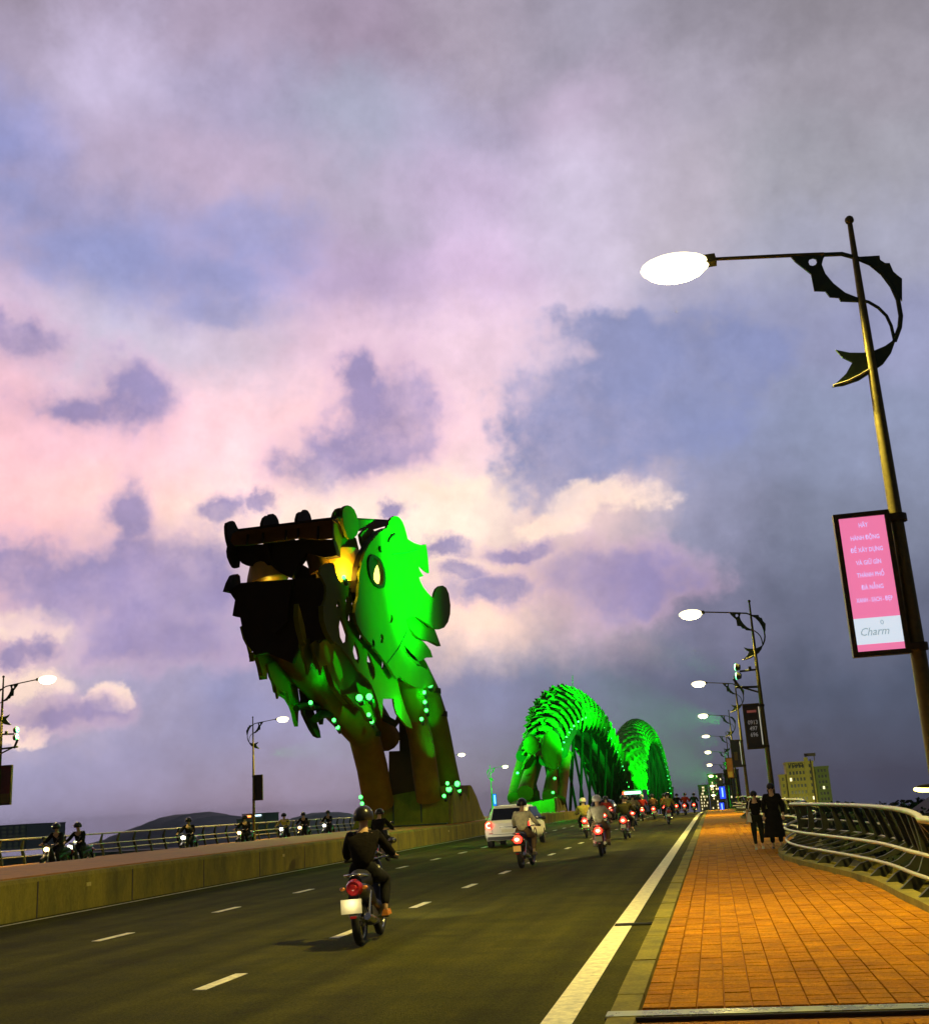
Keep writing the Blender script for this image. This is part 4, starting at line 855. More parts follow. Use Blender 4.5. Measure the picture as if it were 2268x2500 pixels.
def arch(label, ctrl, x0, nr, rad, solo, clear=3, sw=3.1):
    t = thing('dragon_body_arch', label, 'bridge arch', (x0, ctrl[0][0], .86))
    pts = [sp([(0, y, z) for y, z in ctrl], i/200) for i in range(201)]
    ln = [0]
    for a, b in zip(pts, pts[1:]): ln.append(ln[-1]+(b-a).length)
    def at(s):
        for i in range(200):
            if ln[i+1] >= s: break
        f = (s-ln[i])/(ln[i+1]-ln[i]); p = pts[i].lerp(pts[i+1], f); T = (pts[min(i+2,200)]-pts[max(i-1,0)]).normalized()
        return p, T, Vector((0, -T.z, T.y))
    tot = ln[-1]
    for (b, n) in ((-2.1,-.4),(-1.2,.9),(.2,-1.0),(1.2,.9),(2.1,-.3)):
        path = []
        for i in range(4 if solo else 0, 41):
            p, T, Nn = at(tot*i/40); path.append((x0+b, p.y+Nn.y*n, p.z+Nn.z*n))
        obj('body_tube', MB().tube(path, .6, 12), golddark, t)  # tubes darkened to paint in the shade inside the arch
    sm = scale_mesh(sw, sw*1.95)
    me = None; joined = MB()
    ring = 0; s = clear
    while s < tot-3:
        p, T, Nn = at(s)
        k = 0
        for ai in range(9):
            th = math.radians(0 + 180*(ai+(.5 if ring%2 else 0))/8.5)
            if ai == 8 and ring % 2: continue
            og = 1.0 + .28*max(0, math.sin(th))**5
            rs = rad*min(1, .30+.70*(s-clear)/22.0) if solo else rad
            d = Vector((math.cos(th), 0, 0)) + Nn*math.sin(th)
            c = Vector((x0, p.y, p.z)) + Vector((math.cos(th)*rs, 0, 0)) + Nn*(math.sin(th)*rs*og)
            tip = (-T + d*.10).normalized(); zax = (d + T*.10).normalized(); xax = tip.cross(zax).normalized()
            M = Matrix((xax, tip, zax)).transposed().to_4x4() @ Matrix.Scale(.36+.64*rs/rad if solo else 1, 4); M.translation = c
            if solo:
                o = obj('scale', sm, gold, None) if me is None else None
                if o: me = o.data
                else: o = bpy.data.objects.new('scale', me); COL.objects.link(o)
                o.parent = t; M2 = M.copy(); M2.translation = c - wloc(t); o.matrix_local = M2
            else:
                joined.add([M @ Vector(v) for v in sm.v], sm.f, True)
        # dorsal fin
        if ring % 2 == 0:
            c = Vector((x0, p.y, p.z)) + Nn*(rad*1.26*(min(1, .30+.70*(s-clear)/22.0) if solo else 1))
            a = c - T*1.3; b_ = c + T*1.5; tp = c + Nn*1.25 - T*1.1
            obj('dorsal_fin', MB().poly([tuple(a), tuple(b_), tuple(c+Nn*.7+T*.2), tuple(tp), tuple(c+Nn*.4-T*1.1)], (.14,0,0)), gold, t)
        ring += 1; s += sw*.82
    if joined.v: obj('scales', joined, gold, t)['kind'] = 'stuff'
    # saddle plates seen between the front legs, and edge lights
    led = MB()
    for i in range(1, 52):
        p, T, Nn = at(tot*i/52)
        for sg in ((-1, 1) if i % 3 == 0 else (1,)):
            q_ = Vector((x0+sg*(rad*(min(1, .55+.45*i/14) if solo else 1)+.55), p.y, p.z)) + Nn*(.2 if sg > 0 else -.2)
            if p.z > 1.0: 
                fx = obj('edge_light', MB().box((q_.x-.12,q_.y-.12,q_.z-.2),(q_.x+.12,q_.y+.12,q_.z-.08)), black, t)
                obj('lens', MB().ball(tuple(q_), .13 if solo else .2, 8, 5), ledw_e if i % 3 else led_e, fx)
    # hangers from the deck
    for i in range(4, 26, 3):
        p, T, Nn = at(tot*i/30)
        if p.z < 4: continue
        for sg in (-1, 1):
            obj('hanger', MB().tube([(x0+sg*1.9, p.y, p.z-1.2), (x0+sg*.4, p.y+3.5*sg, .9-drop(p.y))], .18, 7), mat('dark_hanger_steel', (.004,.004,.003), .9, spec=.02), t)
    return t, at, tot
A1, at1, tot1 = arch('nearer green lit arch of the dragon body with pointed fins on top', [(106,1.0),(109.5,4.2),(115,7.0),(123,9.3),(134,10.9),(148,11.5),(163,10.6),(178,8.2),(192,4.0),(203,-.8)], -16.6, 0, 2.2, True, 8.5)
A2, at2, tot2 = arch('farther green lit arch of the dragon body behind the first one', [(222,-2.5),(228,4),(238,9),(255,13),(280,15.2),(305,15.4),(335,12),(358,6),(374,-3)], -16.6, 0, 2.9, False, 6.0, 2.8)
# front details of the near arch: dark ridge tube and collars on the legs
obj('front_ridge', MB().tube([(-17.6,123.61,9.23),(-17.6,126.1,11.27),(-17.6,129.53,13.05),(-17.6,133.85,14.26),(-17.6,137.77,15.31)], [.5,.5,.45,.3,.08], 10), goldd, A1)
for pts in ([(124.53,12.48),(129.37,13.98),(133.14,14.96),(135.76,14.67),(138.23,13.98),(143.95,13.33),(132.36,11.78),(126.18,11.92)], [(130.74,14.07),(135.29,15.12),(138.68,15.84),(141.59,15.58),(143.88,15.18),(149.35,14.34),(137.14,13.41)], [(138.32,14.53),(141.09,15.3),(144.05,15.83),(146.83,15.56),(150.71,15.07),(156.27,14.5),(142.7,13.49)]):
    plX('crest_fin', -16.8, pts, gold, .25, (), A1)
obj('saddle_shell', MB().ball((-14.82,109.0,6.53), (1.0,.7,1.9), 18, 12), gold, A1)
obj('saddle_shell', MB().ball((-16.76,109.0,7.13), (.8,.6,.9), 18, 12), gold, A1)
obj('lightning_rod', MB().tube([(-16.6,146.54,15.4),(-16.6,148.13,17.73)], .06, 5), dsteel, A1)
for pts, rr_ in (([(-17.8,127.63,9.72),(-17.8,117.5,5.9),(-17.8,109.67,2.66)], .80),([(-19.6,124.27,7.79),(-19.6,118.48,4.9),(-19.6,113.59,2.22)], .72),([(-15.4,121.76,8.06),(-15.4,115.63,5.2),(-15.4,109.46,2.18)], .78),([(-14.4,117.02,6.41),(-14.4,113.1,4.12),(-14.4,109.33,1.77)], .55)):
    obj('front_leg', MB().tube(pts, rr_, 14), goldd, A1)
    p = pts[0]; obj('leg_collar', MB().tube([(p[0],p[1]-.1,p[2]+.1),(p[0],p[1]-.1,p[2]-.25)], rr_*1.25, 14), golddark, A1)
pd2 = pedestal('low concrete pedestal under the first green arch, behind the white car', 105, -20.0, -14.4, 2.0, 8, .80)
obj('socket', MB().tube([(-17.6,111.53,2.0),(-17.6,111.89,2.77)], [.95,.85], 14), goldd, pd2)
for i in range(3):
    obj('buttress', MB().poly([(-14.3, y, z) for y, z in [(105.6+i*2.4,.8),(105.6+i*2.4,2.0-.3*i),(106.3+i*2.4,2.1-.3*i),(108.2+i*2.4,.8)]], (-.25,0,0)), concrete, pd2)
for (p, tg, pw, an) in (((1.2,83.8,6.7),(-16.5,123,12.2),2000000,23),((1.2,117.3,6.5),(-15.5,138,10.5),560000,46),((1.2,150.8,6),(-15.5,168,8),420000,44),((-34.7,86.3,6.7),(-18.8,117,9.5),800000,28)):
    FP('SPOT','floodlight_beam',p,pw,G,None,.3,tg,an,.8)
for p in ((-19.6,103.2,2.9),(-17.4,103.0,3.2),(-15.0,103.2,2.7)):
    FP('POINT','green_wash',p,900,G,A1,.15)
for (p, tg, pw, an) in (((1.2,217.8,4.3),(-16,262,11),1800000,30),((1.2,251,3),(-15.5,300,11),1200000,28),((1.2,284,1),(-16,338,7),800000,26),((1.2,200,4),(-17,238,7),900000,26)):
    FP('SPOT','floodlight_beam',p,pw,G,None,.3,tg,an,.8)

# ------------------------------------------------------------------ people
shirtm = {}
def cloth(name, c, **k): return mat(name, c, .9, vary=.35, vscale=5, spec=.1, bump=1.0, bscale=9, **k)
def hand_pts(w, d, side):
    """five finger chains from wrist w pointing along d; returns verts, edges(rel), radii"""
    w = Vector(w); d = Vector(d).normalized(); s = d.cross(Vector((0, 1, 0)));
    if s.length < .1: s = d.cross(Vector((0, 0, 1)))
    s.normalize()
    vs = [w + d*.05]; ed = []; rd = [.022]
    for k, l in ((-1.5,.06),(-.5,.072),(.5,.068),(1.5,.052)):
        a = len(vs); vs += [w + d*.085 + s*k*.018, w + d*(.085+l) + s*k*.020]; ed += [(0, a), (a, a+1)]; rd += [.010, .008]
    a = len(vs); vs += [w + d*.06 + s*side*.038, w + d*.10 + s*side*.05]; ed += [(0, a), (a, a+1)]; rd += [.011, .009]
    return vs, ed, rd
def body(parent, J, m=skin_m):
    """continuous body: J has joints; builds head, neck, torso, arms, hands, legs"""
    V = [J['pelvis'], J['belly'], J['chest'], J['neck'], J['headlo'], J['headhi']]
    Rr = [.115, .105, (.15,.10), .052, .075, .082]
    E_ = [(0,1),(1,2),(2,3),(3,4),(4,5)]
    def chain(a, pts, rads):
        for p, r_ in zip(pts, rads): V.append(p); Rr.append(r_); E_.append((a, len(V)-1)); a = len(V)-1
        return a
    for sd, sg in (('L',-1),('R',1)):
        w = chain(2, [J['sh'+sd], J['el'+sd], J['wr'+sd]], [.055,.042,.028])
        hv, he, hr = hand_pts(J['wr'+sd], Vector(J['wr'+sd]) - Vector(J['el'+sd]), -sg)
        k = len(V); V.extend(hv); Rr.extend(hr); E_.append((w, k)); E_.extend([(a+k, b+k) for a, b in he])
        chain(0, [J['hip'+sd], J['kn'+sd], J['an'+sd], J['toe'+sd]], [.085,.055,.036,.032])
    return skin('body', [tuple(v) for v in V], E_, Rr, m, parent)
def garment(name, parent, J, m, top=True, sleeve=1.0, fat=1.0, skirt=False):
    if top:
        V = [J['pelvis'], J['belly'], J['chest'], tuple(Vector(J['chest']).lerp(Vector(J['neck']), .98))]
        Rr = [.155*fat, .16*fat, (.205*fat,.15*fat), .085]; E_ = [(0,1),(1,2),(2,3)]
        for sd in 'LR':
            a = len(V); V.append(J['sh'+sd]); Rr.append(.088*fat); E_.append((2, a))
            e = Vector(J['sh'+sd]).lerp(Vector(J['el'+sd]), min(1, sleeve*1.0)); V.append(tuple(e)); Rr.append(.072*fat); E_.append((a, a+1))
            if sleeve > 1: V.append(tuple(Vector(J['el'+sd]).lerp(Vector(J['wr'+sd]), .85))); Rr.append(.055*fat); E_.append((a+1, a+2))
    else:
        V = [J['belly'], J['pelvis']]; Rr = [.125*fat, .155*fat]; E_ = [(0,1)]
        for sd in 'LR':
            a = len(V); V += [J['hip'+sd], J['kn'+sd], tuple(Vector(J['kn'+sd]).lerp(Vector(J['an'+sd]), .9))]
            Rr += [.125*fat, .088*fat, .058*fat]; E_ += [(1, a), (a, a+1), (a+1, a+2)]
    return skin(name, [tuple(v) for v in V], E_, Rr, m, parent)
def face(parent, c, fy, s=1.0):
    """eyes, nose, mouth, ears on a head centred c, facing fy (+1/-1 along y)"""
    x, y, z = c
    mb = MB()
    for sx in (-1, 1): mb.ball((x+sx*.032*s, y+fy*.083*s, z+.012*s), .011*s, 8, 5)
    obj('eyes', mb, black, parent)
    mb = MB().ball((x, y+fy*.095*s, z-.012*s), (.013*s,.018*s,.022*s), 8, 5)
    for sx in (-1, 1): mb.ball((x+sx*.082*s, y, z), (.012*s,.022*s,.03*s), 8, 5)
    obj('nose_and_ears', mb, skin_m, parent)
    obj('mouth', MB().ball((x, y+fy*.085*s, z-.045*s), (.024*s,.01*s,.007*s), 8, 4), mat('lips', (.25,.08,.06), .5), parent)
def helmet(parent, c, m, fy=1):
    x, y, z = c; mb = MB(); n, k = 18, 9; vs = []
    for i in range(k+1):
        ph = (math.pi*.62)*i/k
        for j in range(n):
            th = 2*math.pi*j/n
            vs.append((x+.142*math.sin(ph)*math.cos(th), y+.165*math.sin(ph)*math.sin(th), z+.15*math.cos(ph)-.01))
    mb.add(vs, [(i*n+j, (i+1)*n+j, (i+1)*n+(j+1)%n, i*n+(j+1)%n) for i in range(k) for j in range(n)], True)
    h = obj('helmet', mb, m, parent)
    obj('visor', MB().poly([(x-.12,y+fy*.12,z+.03),(x-.07,y+fy*.22,z+.02),(x+.07,y+fy*.22,z+.02),(x+.12,y+fy*.12,z+.03)], (0,0,.012)), black, h)
    return h
RJ = dict(pelvis=(0,-.22,.90), belly=(0,-.15,1.08), chest=(0,-.06,1.30), neck=(0,-.01,1.47), headlo=(0,.02,1.56), headhi=(0,.03,1.64),
    shL=(-.19,-.03,1.37), elL=(-.30,.14,1.14), wrL=(-.33,.37,1.07), shR=(.19,-.03,1.37), elR=(.30,.14,1.14), wrR=(.33,.37,1.07),
    hipL=(-.11,-.18,.86), knL=(-.21,.24,.78), anL=(-.21,.06,.38), toeL=(-.22,.20,.33), hipR=(.11,-.18,.86), knR=(.21,.24,.78), anR=(.21,.06,.38), toeR=(.22,.20,.33))
def make_rider():
    t = thing('person', '', 'person', (0,0,0))
    body(t, RJ); garment('shirt', t, RJ, cloth('cloth_dark', (.013,.011,.008)), True, 1.1); garment('trousers', t, RJ, cloth('cloth_trousers', (.02,.02,.018)), False)
    helmet(t, (0,.03,1.63), mat('black_helmet', (.015,.014,.012), .3)); face(t, (0,.03,1.60), 1)
    mb = MB()
    for s_ in (-1, 1): mb.box((s_*.21-.045,.02,.30),(s_*.21+.045,.28,.37), bev=.015)
    obj('shoes', mb, mat('shoe', (.12,.10,.06), .6), t)
    return t
def make_bike():
    t = thing('motorbike', '', 'motorbike', (0,0,0))
    def wheel(name, y, r_=.30):
        mb = MB(); n = 26; m = 8; vs = []
        for i in range(n):
            a = 2*math.pi*i/n
            for k in range(m):
                b = 2*math.pi*k/m; rr2 = r_-.055+.055*math.cos(b)
                vs.append((.052*math.sin(b), y+rr2*math.cos(a), r_+rr2*math.sin(a)))
        mb.add(vs, [(i*m+k, ((i+1)%n)*m+k, ((i+1)%n)*m+(k+1)%m, i*m+(k+1)%m) for i in range(n) for k in range(m)], True)
        w = obj(name, mb, rubber, t)
        rm = MB().tube([(-.05,y,r_),(.05,y,r_)], .06, 10)
        for k in range(5):
            a = 2*math.pi*k/5; rm.tube([(0,y,r_),(0,y+.2*math.cos(a),r_+.2*math.sin(a))], .018, 5)
        rm.tube([(-.03,y+.2*math.cos(2*math.pi*i/20),r_+.2*math.sin(2*math.pi*i/20)) for i in range(21)], .012, 5, False)
        rm.tube([(.03,y+.2*math.cos(2*math.pi*i/20),r_+.2*math.sin(2*math.pi*i/20)) for i in range(21)], .012, 5, False)
        obj('rim', rm, chrome, w); return w
    wheel('rear_wheel', -.62); wheel('front_wheel', .64)
    bp = mat('motorbike_body_dark', (.02,.018,.014), .3)
    # body shell lofted along y
    secs = [(-.86,.74,.05,.06),(-.75,.72,.10,.10),(-.5,.66,.135,.13),(-.2,.60,.13,.14),(0,.46,.12,.12),(.2,.40,.14,.12),(.36,.62,.17,.26),(.46,.84,.13,.20),(.52,.98,.08,.07)]
    mb = MB(); n = 12; vs = []
    for (y, z, w, h) in secs:
        for k in range(n):
            a = 2*math.pi*k/n; vs.append((w*math.copysign(abs(math.cos(a))**.7, math.cos(a)), y, z+h*math.copysign(abs(math.sin(a))**.7, math.sin(a))))
    mb.add(vs, [(i*n+k, i*n+(k+1)%n, (i+1)*n+(k+1)%n, (i+1)*n+k) for i in range(len(secs)-1) for k in range(n)], True)
    mb.add(vs[:n], [tuple(range(n))]); mb.add(vs[-n:], [tuple(range(n))])
    obj('bodywork', mb, bp, t)
    obj('seat', MB().tube([(0,-.74,.80),(0,-.5,.82),(0,-.2,.80),(0,.0,.76)], [.09,.13,.13,.09], 12), mat('seat_vinyl', (.012,.012,.012), .5), t)
    obj('grab_rail', MB().tube([(-.12,-.5,.86),(-.12,-.8,.89),(0,-.88,.90),(.12,-.8,.89),(.12,-.5,.86)], .014, 6), chrome, t)
    tl = obj('tail_lamp', MB().tube([(0,-.80,.73),(0,-.89,.735)], [.115,.085], 14), tail_e, t)
    obj('bulb', MB().ball((0,-.895,.735), (.065,.02,.045), 10, 6), tailc_e, tl)
    for s_ in (-1, 1): obj('indicator', MB().ball((s_*.15,-.83,.73), (.04,.035,.025), 8, 5), mat('orange_lens', (.6,.2,.02), .3), t)
    obj('rear_mudguard', MB().poly([(-.07,-.84,.66),(.07,-.84,.66),(.06,-.93,.38),(-.06,-.93,.38)], (0,-.012,0)), black, t)
    obj('number_plate', MB().box((-.10,-.955,.44),(.10,-.94,.58)), plate_m, t)
    obj('reflector', MB().box((-.04,-.962,.37),(.04,-.945,.40)), taild, t)
    obj('exhaust', MB().tube([(.10,.05,.25),(.14,-.3,.27),(.15,-.45,.30),(.16,-.86,.38)], [.022,.028,.05,.045], 10), chrome, t)
    obj('engine', MB().box((-.12,-.28,.22),(.12,.10,.46), bev=.02), mat('engine_metal', (.12,.12,.10), .45, .8), t)
    obj('swingarm', MB().tube([(-.09,-.12,.34),(-.09,-.62,.30)], .025, 6).tube([(.09,-.12,.34),(.09,-.62,.30)], .025, 6), dsteel, t)
    obj('shock', MB().tube([(-.12,-.6,.36),(-.12,-.42,.66)], .026, 8).tube([(.12,-.6,.36),(.12,-.42,.66)], .026, 8), chrome, t)
    obj('fork', MB().tube([(-.08,.64,.30),(-.07,.50,.95)], .024, 7).tube([(.08,.64,.30),(.07,.50,.95)], .024, 7), chrome, t)
    obj('front_mudguard', MB().tube([(0,.42,.56),(0,.64,.64),(0,.88,.52)], [.05,.07,.05], 8), bp, t)
    hb = obj('handlebar', MB().tube([(-.36,.36,1.03),(-.2,.42,1.05),(0,.46,1.02),(.2,.42,1.05),(.36,.36,1.03)], .016, 7), chrome, t)
    for s_ in (-1, 1):
        obj('grip', MB().tube([(s_*.25,.405,1.045),(s_*.38,.35,1.025)], .023, 8), rubber, hb)
        mr = obj('mirror', MB().tube([(s_*.22,.42,1.05),(s_*.30,.40,1.22)], .008, 5).ball((s_*.31,.40,1.26), (.065,.015,.045), 12, 6), black, t)
        obj('glass', MB().ball((s_*.31,.388,1.26), (.055,.008,.037), 10, 4), chrome, mr)
    obj('headlight', MB().ball((0,.60,.88), (.10,.05,.075), 12, 6), mat('clear_lens', (.5,.5,.48), .15), t)
    obj('footrest', MB().tube([(-.26,.05,.29),(.26,.05,.29)], .016, 6), dsteel, t)
    return t
bike0 = make_bike(); rider0 = make_rider()
def setmat(o, m):
    if not o.material_slots: return
    o.material_slots[0].link = 'OBJECT'; o.material_slots[0].material = m
def kid(t, n):
    return [c for c in t.children if c.name.split('.')[0] == n]
used = [False, False]; rj = random.Random(31)

def ride(x, y, blabel, rlabel, shirt, hel, paint_=None, head=0, lit=True, plate=None, yaw=0, scale=1.0, bgroup=None, z=None, lean=0, trous=None, shoe=None, hl=None, roll=0):
    b = bike0 if not used[0] else copy_fast(bike0)
    r_ = rider0 if not used[1] else copy_fast(rider0)
    used[0] = used[1] = True
    zz = -drop(y) + .004 if z is None else z
    jy = rj.uniform(-5, 5); jr = rj.uniform(-3, 3)
    for o in (b, r_): o.location = (x, y, zz); o.rotation_euler = (0, R(roll+jr), R(yaw+jy)); o.scale = (scale,)*3
    k_ = rj.uniform(-.05, .03); r_.scale = (scale*(1+rj.uniform(-.04,.12)), scale, scale*(1+k_*.4)); r_.rotation_euler[0] = R(rj.uniform(-4, 1))
    tag(b, blabel, 'motorbike', bgroup); tag(r_, rlabel, 'person', 'riders on the motorbikes')
    for c in kid(r_, 'shirt'): setmat(c, cloth(*shirt))
    for c in kid(r_, 'helmet'): setmat(c, mat(*hel))
    if trous:
        for c in kid(r_, 'trousers'): setmat(c, cloth(*trous))
    if shoe:
        for c in kid(r_, 'shoes'): setmat(c, cloth(*shoe))
    if paint_:
        for c in kid(b, 'bodywork') + kid(b, 'front_mudguard'): setmat(c, mat(*paint_))
    tl = kid(b, 'tail_lamp')[0]
    setmat(tl, tail_e if lit else taild)
    setmat(tl.children[0], tailc_e if lit else taild)
    setmat(kid(b, 'number_plate')[0], plate or plate_m)
    if hl: setmat(kid(b, 'headlight')[0], hl)
    return b, r_
used[0] = True; used[1] = True      # the prototypes become the nearest pair below
BG = 'motorbikes on the bridge'
DK = ('cloth_dark', (.013,.011,.008)); BH = ('black_helmet', (.015,.014,.012), .3); WH = ('white_helmet', (.75,.74,.62), .3)
# nearest motorbike (prototype itself)
bike0.location = (-4.86, 15.75, .004); rider0.location = bike0.location; bike0.rotation_euler = rider0.rotation_euler = (0, R(-2), R(5)); bike0.scale = rider0.scale = (1.03,)*3
tag(bike0, 'nearest dark motorbike on the left lanes with large pale number plate and unlit tail lamp', 'motorbike', BG)
tag(rider0, 'nearest rider in dark jacket and black helmet riding away', 'person', 'riders on the motorbikes')
protoB, protoR = bike0, rider0
ALL = [
 (-11.55, 39.0, 'motorbike with lit red tail lamp just beyond the nearest rider\'s head', 'dark clothed rider directly beyond the nearest rider', DK, BH, None, True, None),
 (-5.28, 32.0, 'motorbike with yellow number plate behind the white car\'s right side', 'rider in cream white shirt beside the white car', ('cloth_cream', (.9,.84,.5)), BH, None, True, plate_y),
 (-3.59, 36.4, 'red bodied motorbike with lit tail lamp in the middle lane', 'rider in pale grey shirt and white helmet on the red motorbike', ('cloth_pale', (.7,.66,.42)), WH, ('red_body', (.35,.012,.015), .3), True, plate_m),
 (-6.0, 54.0, 'small red motorbike left of the pale shirted rider', 'rider in yellowish top left of the pale shirted rider', ('cloth_yellow', (.45,.36,.08)), WH, ('red_body', (.35,.012,.015), .3), True, None),
 (-3.82, 50.0, 'red motorbike with bright tail lamp, ahead of the pale shirted rider', 'rider in dark olive shirt hunched on a red motorbike', ('cloth_olive', (.05,.045,.012)), BH, ('red_body', (.35,.012,.015), .3), True, plate_m),
 (-6.3, 68.0, 'motorbike with lit tail lamp right behind the dark car', 'rider in red top right behind the dark car', ('cloth_red', (.4,.03,.02)), BH, None, True, None),
 (-4.84, 70.5, 'dark motorbike with a small white plate right of the dark car', 'rider in beige shirt right of the dark car', ('cloth_beige', (.3,.22,.1)), BH, None, True, None),
 (-5.2, 84.0, 'red motorbike in the cluster before the second green arch', 'rider in bright red jacket in the middle of the traffic cluster', ('cloth_red', (.4,.03,.02)), WH, ('red_body', (.35,.012,.015), .3), True, None),
 (-4.5, 87.0, 'red motorbike with twin glowing lamps left of the plaid rider', 'rider in brown shirt left of the plaid shirted rider', ('cloth_brown', (.12,.06,.03)), BH, ('red_body', (.35,.012,.015), .3), True, None),
 (-3.9, 93.0, 'small motorbike close left of the plaid rider with red lamp', 'small rider in orange top close left of the plaid rider', ('cloth_orange', (.35,.13,.02)), BH, None, True, None),
 (-2.85, 70.5, 'dark scooter with unlit tail lamp and round pale plate by the white line', 'rider in yellow plaid shirt near the white edge line', ('cloth_plaid', (.38,.30,.06)), BH, None, False, plate_m),
 (-3.3, 104.0, 'small dark motorbike at the crest left of the red jacket rider', 'small dark rider at the crest left of the red jacket rider', DK, BH, None, True, None),
 (-2.56, 101.0, 'motorbike at the crest under the rider in red jacket', 'rider in red jacket alone at the road crest', ('cloth_red', (.4,.03,.02)), BH, ('red_body', (.35,.012,.015), .3), True, None),
 (-1.95, 110.0, 'rightmost tiny motorbike at the crest by the white line', 'rightmost tiny dark rider at the crest', ('cloth_green', (.03,.05,.03)), BH, None, True, None),
 (-7.2, 96.0, 'tiny motorbike beside the bus like lights at the arch foot', 'tiny rider in grey beside the dark car roof', ('cloth_grey', (.15,.15,.13)), WH, None, True, None),
]
for (x, y, bl_, rl_, sh, he, pa, lit, pl) in ALL:
    ride(x, y, bl_, rl_, sh, he, pa, lit=lit, plate=pl, bgroup=BG, yaw=0, scale=1.05, trous=('cloth_tan', (.22,.14,.07)) if 'cream' in rl_ or 'pale grey' in rl_ else None)
# a pale plaid pattern strip on the plaid rider stays in cloth colour; oncoming riders on the far carriageway
for i, (x, y, hl, sh, bl_, rl_) in enumerate([
 (-27,43.6,'w','dark','leftmost oncoming motorbike with orange white headlight','leftmost oncoming rider in dark clothes on the far road'),
 (-27,45.4,'c','dark','second oncoming motorbike from the left with white headlight','second oncoming rider from the left, larger dark silhouette'),
 (-27,55.9,'c','dark','oncoming motorbike with very bright white headlight under the big hill','oncoming rider in black below the big hill'),
 (-27,63.2,'w','dark','oncoming motorbike with orange headlight left of the far tower','oncoming rider left of the lit far tower'),
 (-27,69.7,'c','yel','oncoming motorbike with white headlight and yellow clothed rider','oncoming rider in yellow raincoat'),
 (-27,73.0,'w','dark','oncoming motorbike between yellow rider and blue lit one','oncoming rider in dark jacket right of the yellow rider'),
 (-27,78.0,'b','dark','oncoming motorbike with round lamp and blue light near the pedestal','rightmost oncoming rider near the pedestal')]):
    ride(x, y, bl_, rl_, ('cloth_raincoat', (.5,.4,.08)) if sh == 'yel' else DK, BH, lit=False, bgroup='oncoming motorbikes on the far carriageway', yaw=180, scale=1.15, hl={'w': headw_e, 'c': head_e, 'b': head_e}[hl])
    if hl == 'b': pass

setmat(kid(bike0, 'tail_lamp')[0], taild); setmat(kid(bike0, 'tail_lamp')[0].children[0], taild)
kid(bike0, 'number_plate')[0].scale = (1.35, 1, 1.25)
kid(bike0, 'number_plate')[0].location = (-.02, -.0, -.12)
light('POINT','added_plate_light',(-.02,-1.07,.56),1.6,(1,.85,.5),None,.02).parent = bike0  # small light added to brighten the number plate
setmat(kid(rider0, 'shoes')[0], cloth('cloth_orange_shoe', (.55,.2,.04)))
for (hx, hy) in ((-5.28,33.0),(-3.59,37.4),(-4.7,17.0),(-11.55,40.0),(-3.82,51),(-6.0,55)):
    light('SPOT','added_headlight_beam',(hx,hy,.95),700,(1,.88,.6),None,.06,(hx-.8,hy+14,.75),70,.8)  # beams added with no visible source, to brighten the white car
# ------------------------------------------------------------------ walking couple
def walker(label, x, y, h, shirt, trous, fat, sleeve, stride, swing, hair_long):
    s = h / 1.70
    J = dict(pelvis=(0,0,.93), belly=(0,0,1.08), chest=(0,-.02,1.28), neck=(0,-.02,1.45), headlo=(0,-.03,1.53), headhi=(0,-.035,1.61),
        shL=(-.18,0,1.36), elL=(-.25,.03,1.10), wrL=(-.27,-.08+swing,.88), shR=(.18,0,1.36), elR=(.25,.03,1.10), wrR=(.24,-.10-swing,.88),
        hipL=(-.10,0,.88), knL=(-.11,-.10*stride,.50), anL=(-.10,-.14*stride,.09), toeL=(-.11,-.27*stride-.05,.04), hipR=(.10,0,.88), knR=(.11,.03*stride,.50), anR=(.10,.16*stride,.11), toeR=(.11,.05*stride,.04))
    t = thing('person', label, 'person', (0,0,0), 'couple walking on the sidewalk')
    body(t, J); garment('shirt', t, J, shirt, True, sleeve, fat); garment('trousers', t, J, trous, False, 1, fat)
    face(t, (0,-.04,1.57), -1)
    hb = MB().ball((0,-.005,1.615), (.105,.115,.105), 16, 10)
    if hair_long: hb.ball((0,.05,1.52), (.10,.06,.13), 14, 8)
    obj('hair', hb, hair_m, t)
    t.location = (x, y, .118); t.scale = (s,)*3
    return t
w1 = walker('shorter walker in black t-shirt with a white bag at the hip', 1.08, 33.2, 1.56, cloth('cloth_black_tee', (.012,.012,.010)), cloth('cloth_dark_jeans', (.018,.022,.014)), .9, .75, 1, .05, False)
obj('shoes', MB().box((-.15,-.36,-.03),(-.06,-.08,.06), bev=.02).box((.06,-.05,-.02),(.15,.22,.07), bev=.02), mat('white_shoe', (.7,.66,.5), .6), w1, True)
w2 = walker('taller walker in baggy black clothes next to the railing', 1.55, 32.9, 1.74, cloth('cloth_black_coat', (.012,.012,.011)), cloth('cloth_black_wide', (.012,.012,.011)), 1.02, 1.1, -1, -.04, True)
sk_ = MB(); vs = []; n = 18
for i, (z, a_, b_) in enumerate([(1.05,.17,.14),(.88,.20,.16),(.65,.23,.19),(.42,.27,.22),(.30,.29,.23)]):
    for k in range(n):
        an = 2*math.pi*k/n; w_ = 1+.05*math.sin(5*an+i)
        vs.append((-.04+a_*w_*math.cos(an), b_*w_*math.sin(an), z))
sk_.add(vs, [(i*n+k, i*n+(k+1)%n, (i+1)*n+(k+1)%n, (i+1)*n+k) for i in range(4) for k in range(n)], True)
obj('long_coat_skirt', sk_, cloth('cloth_black_coat', (.012,.012,.011)), w2, True)
obj('shoes', MB().box((-.15,.0,-.03),(-.06,.27,.06), bev=.02).box((.06,-.3,-.02),(.15,-.03,.07), bev=.02), black, w2, True)
bag = thing('handbag', 'white handbag hanging at the shorter walker\'s side', 'bag', (.86, 33.1, 1.0))
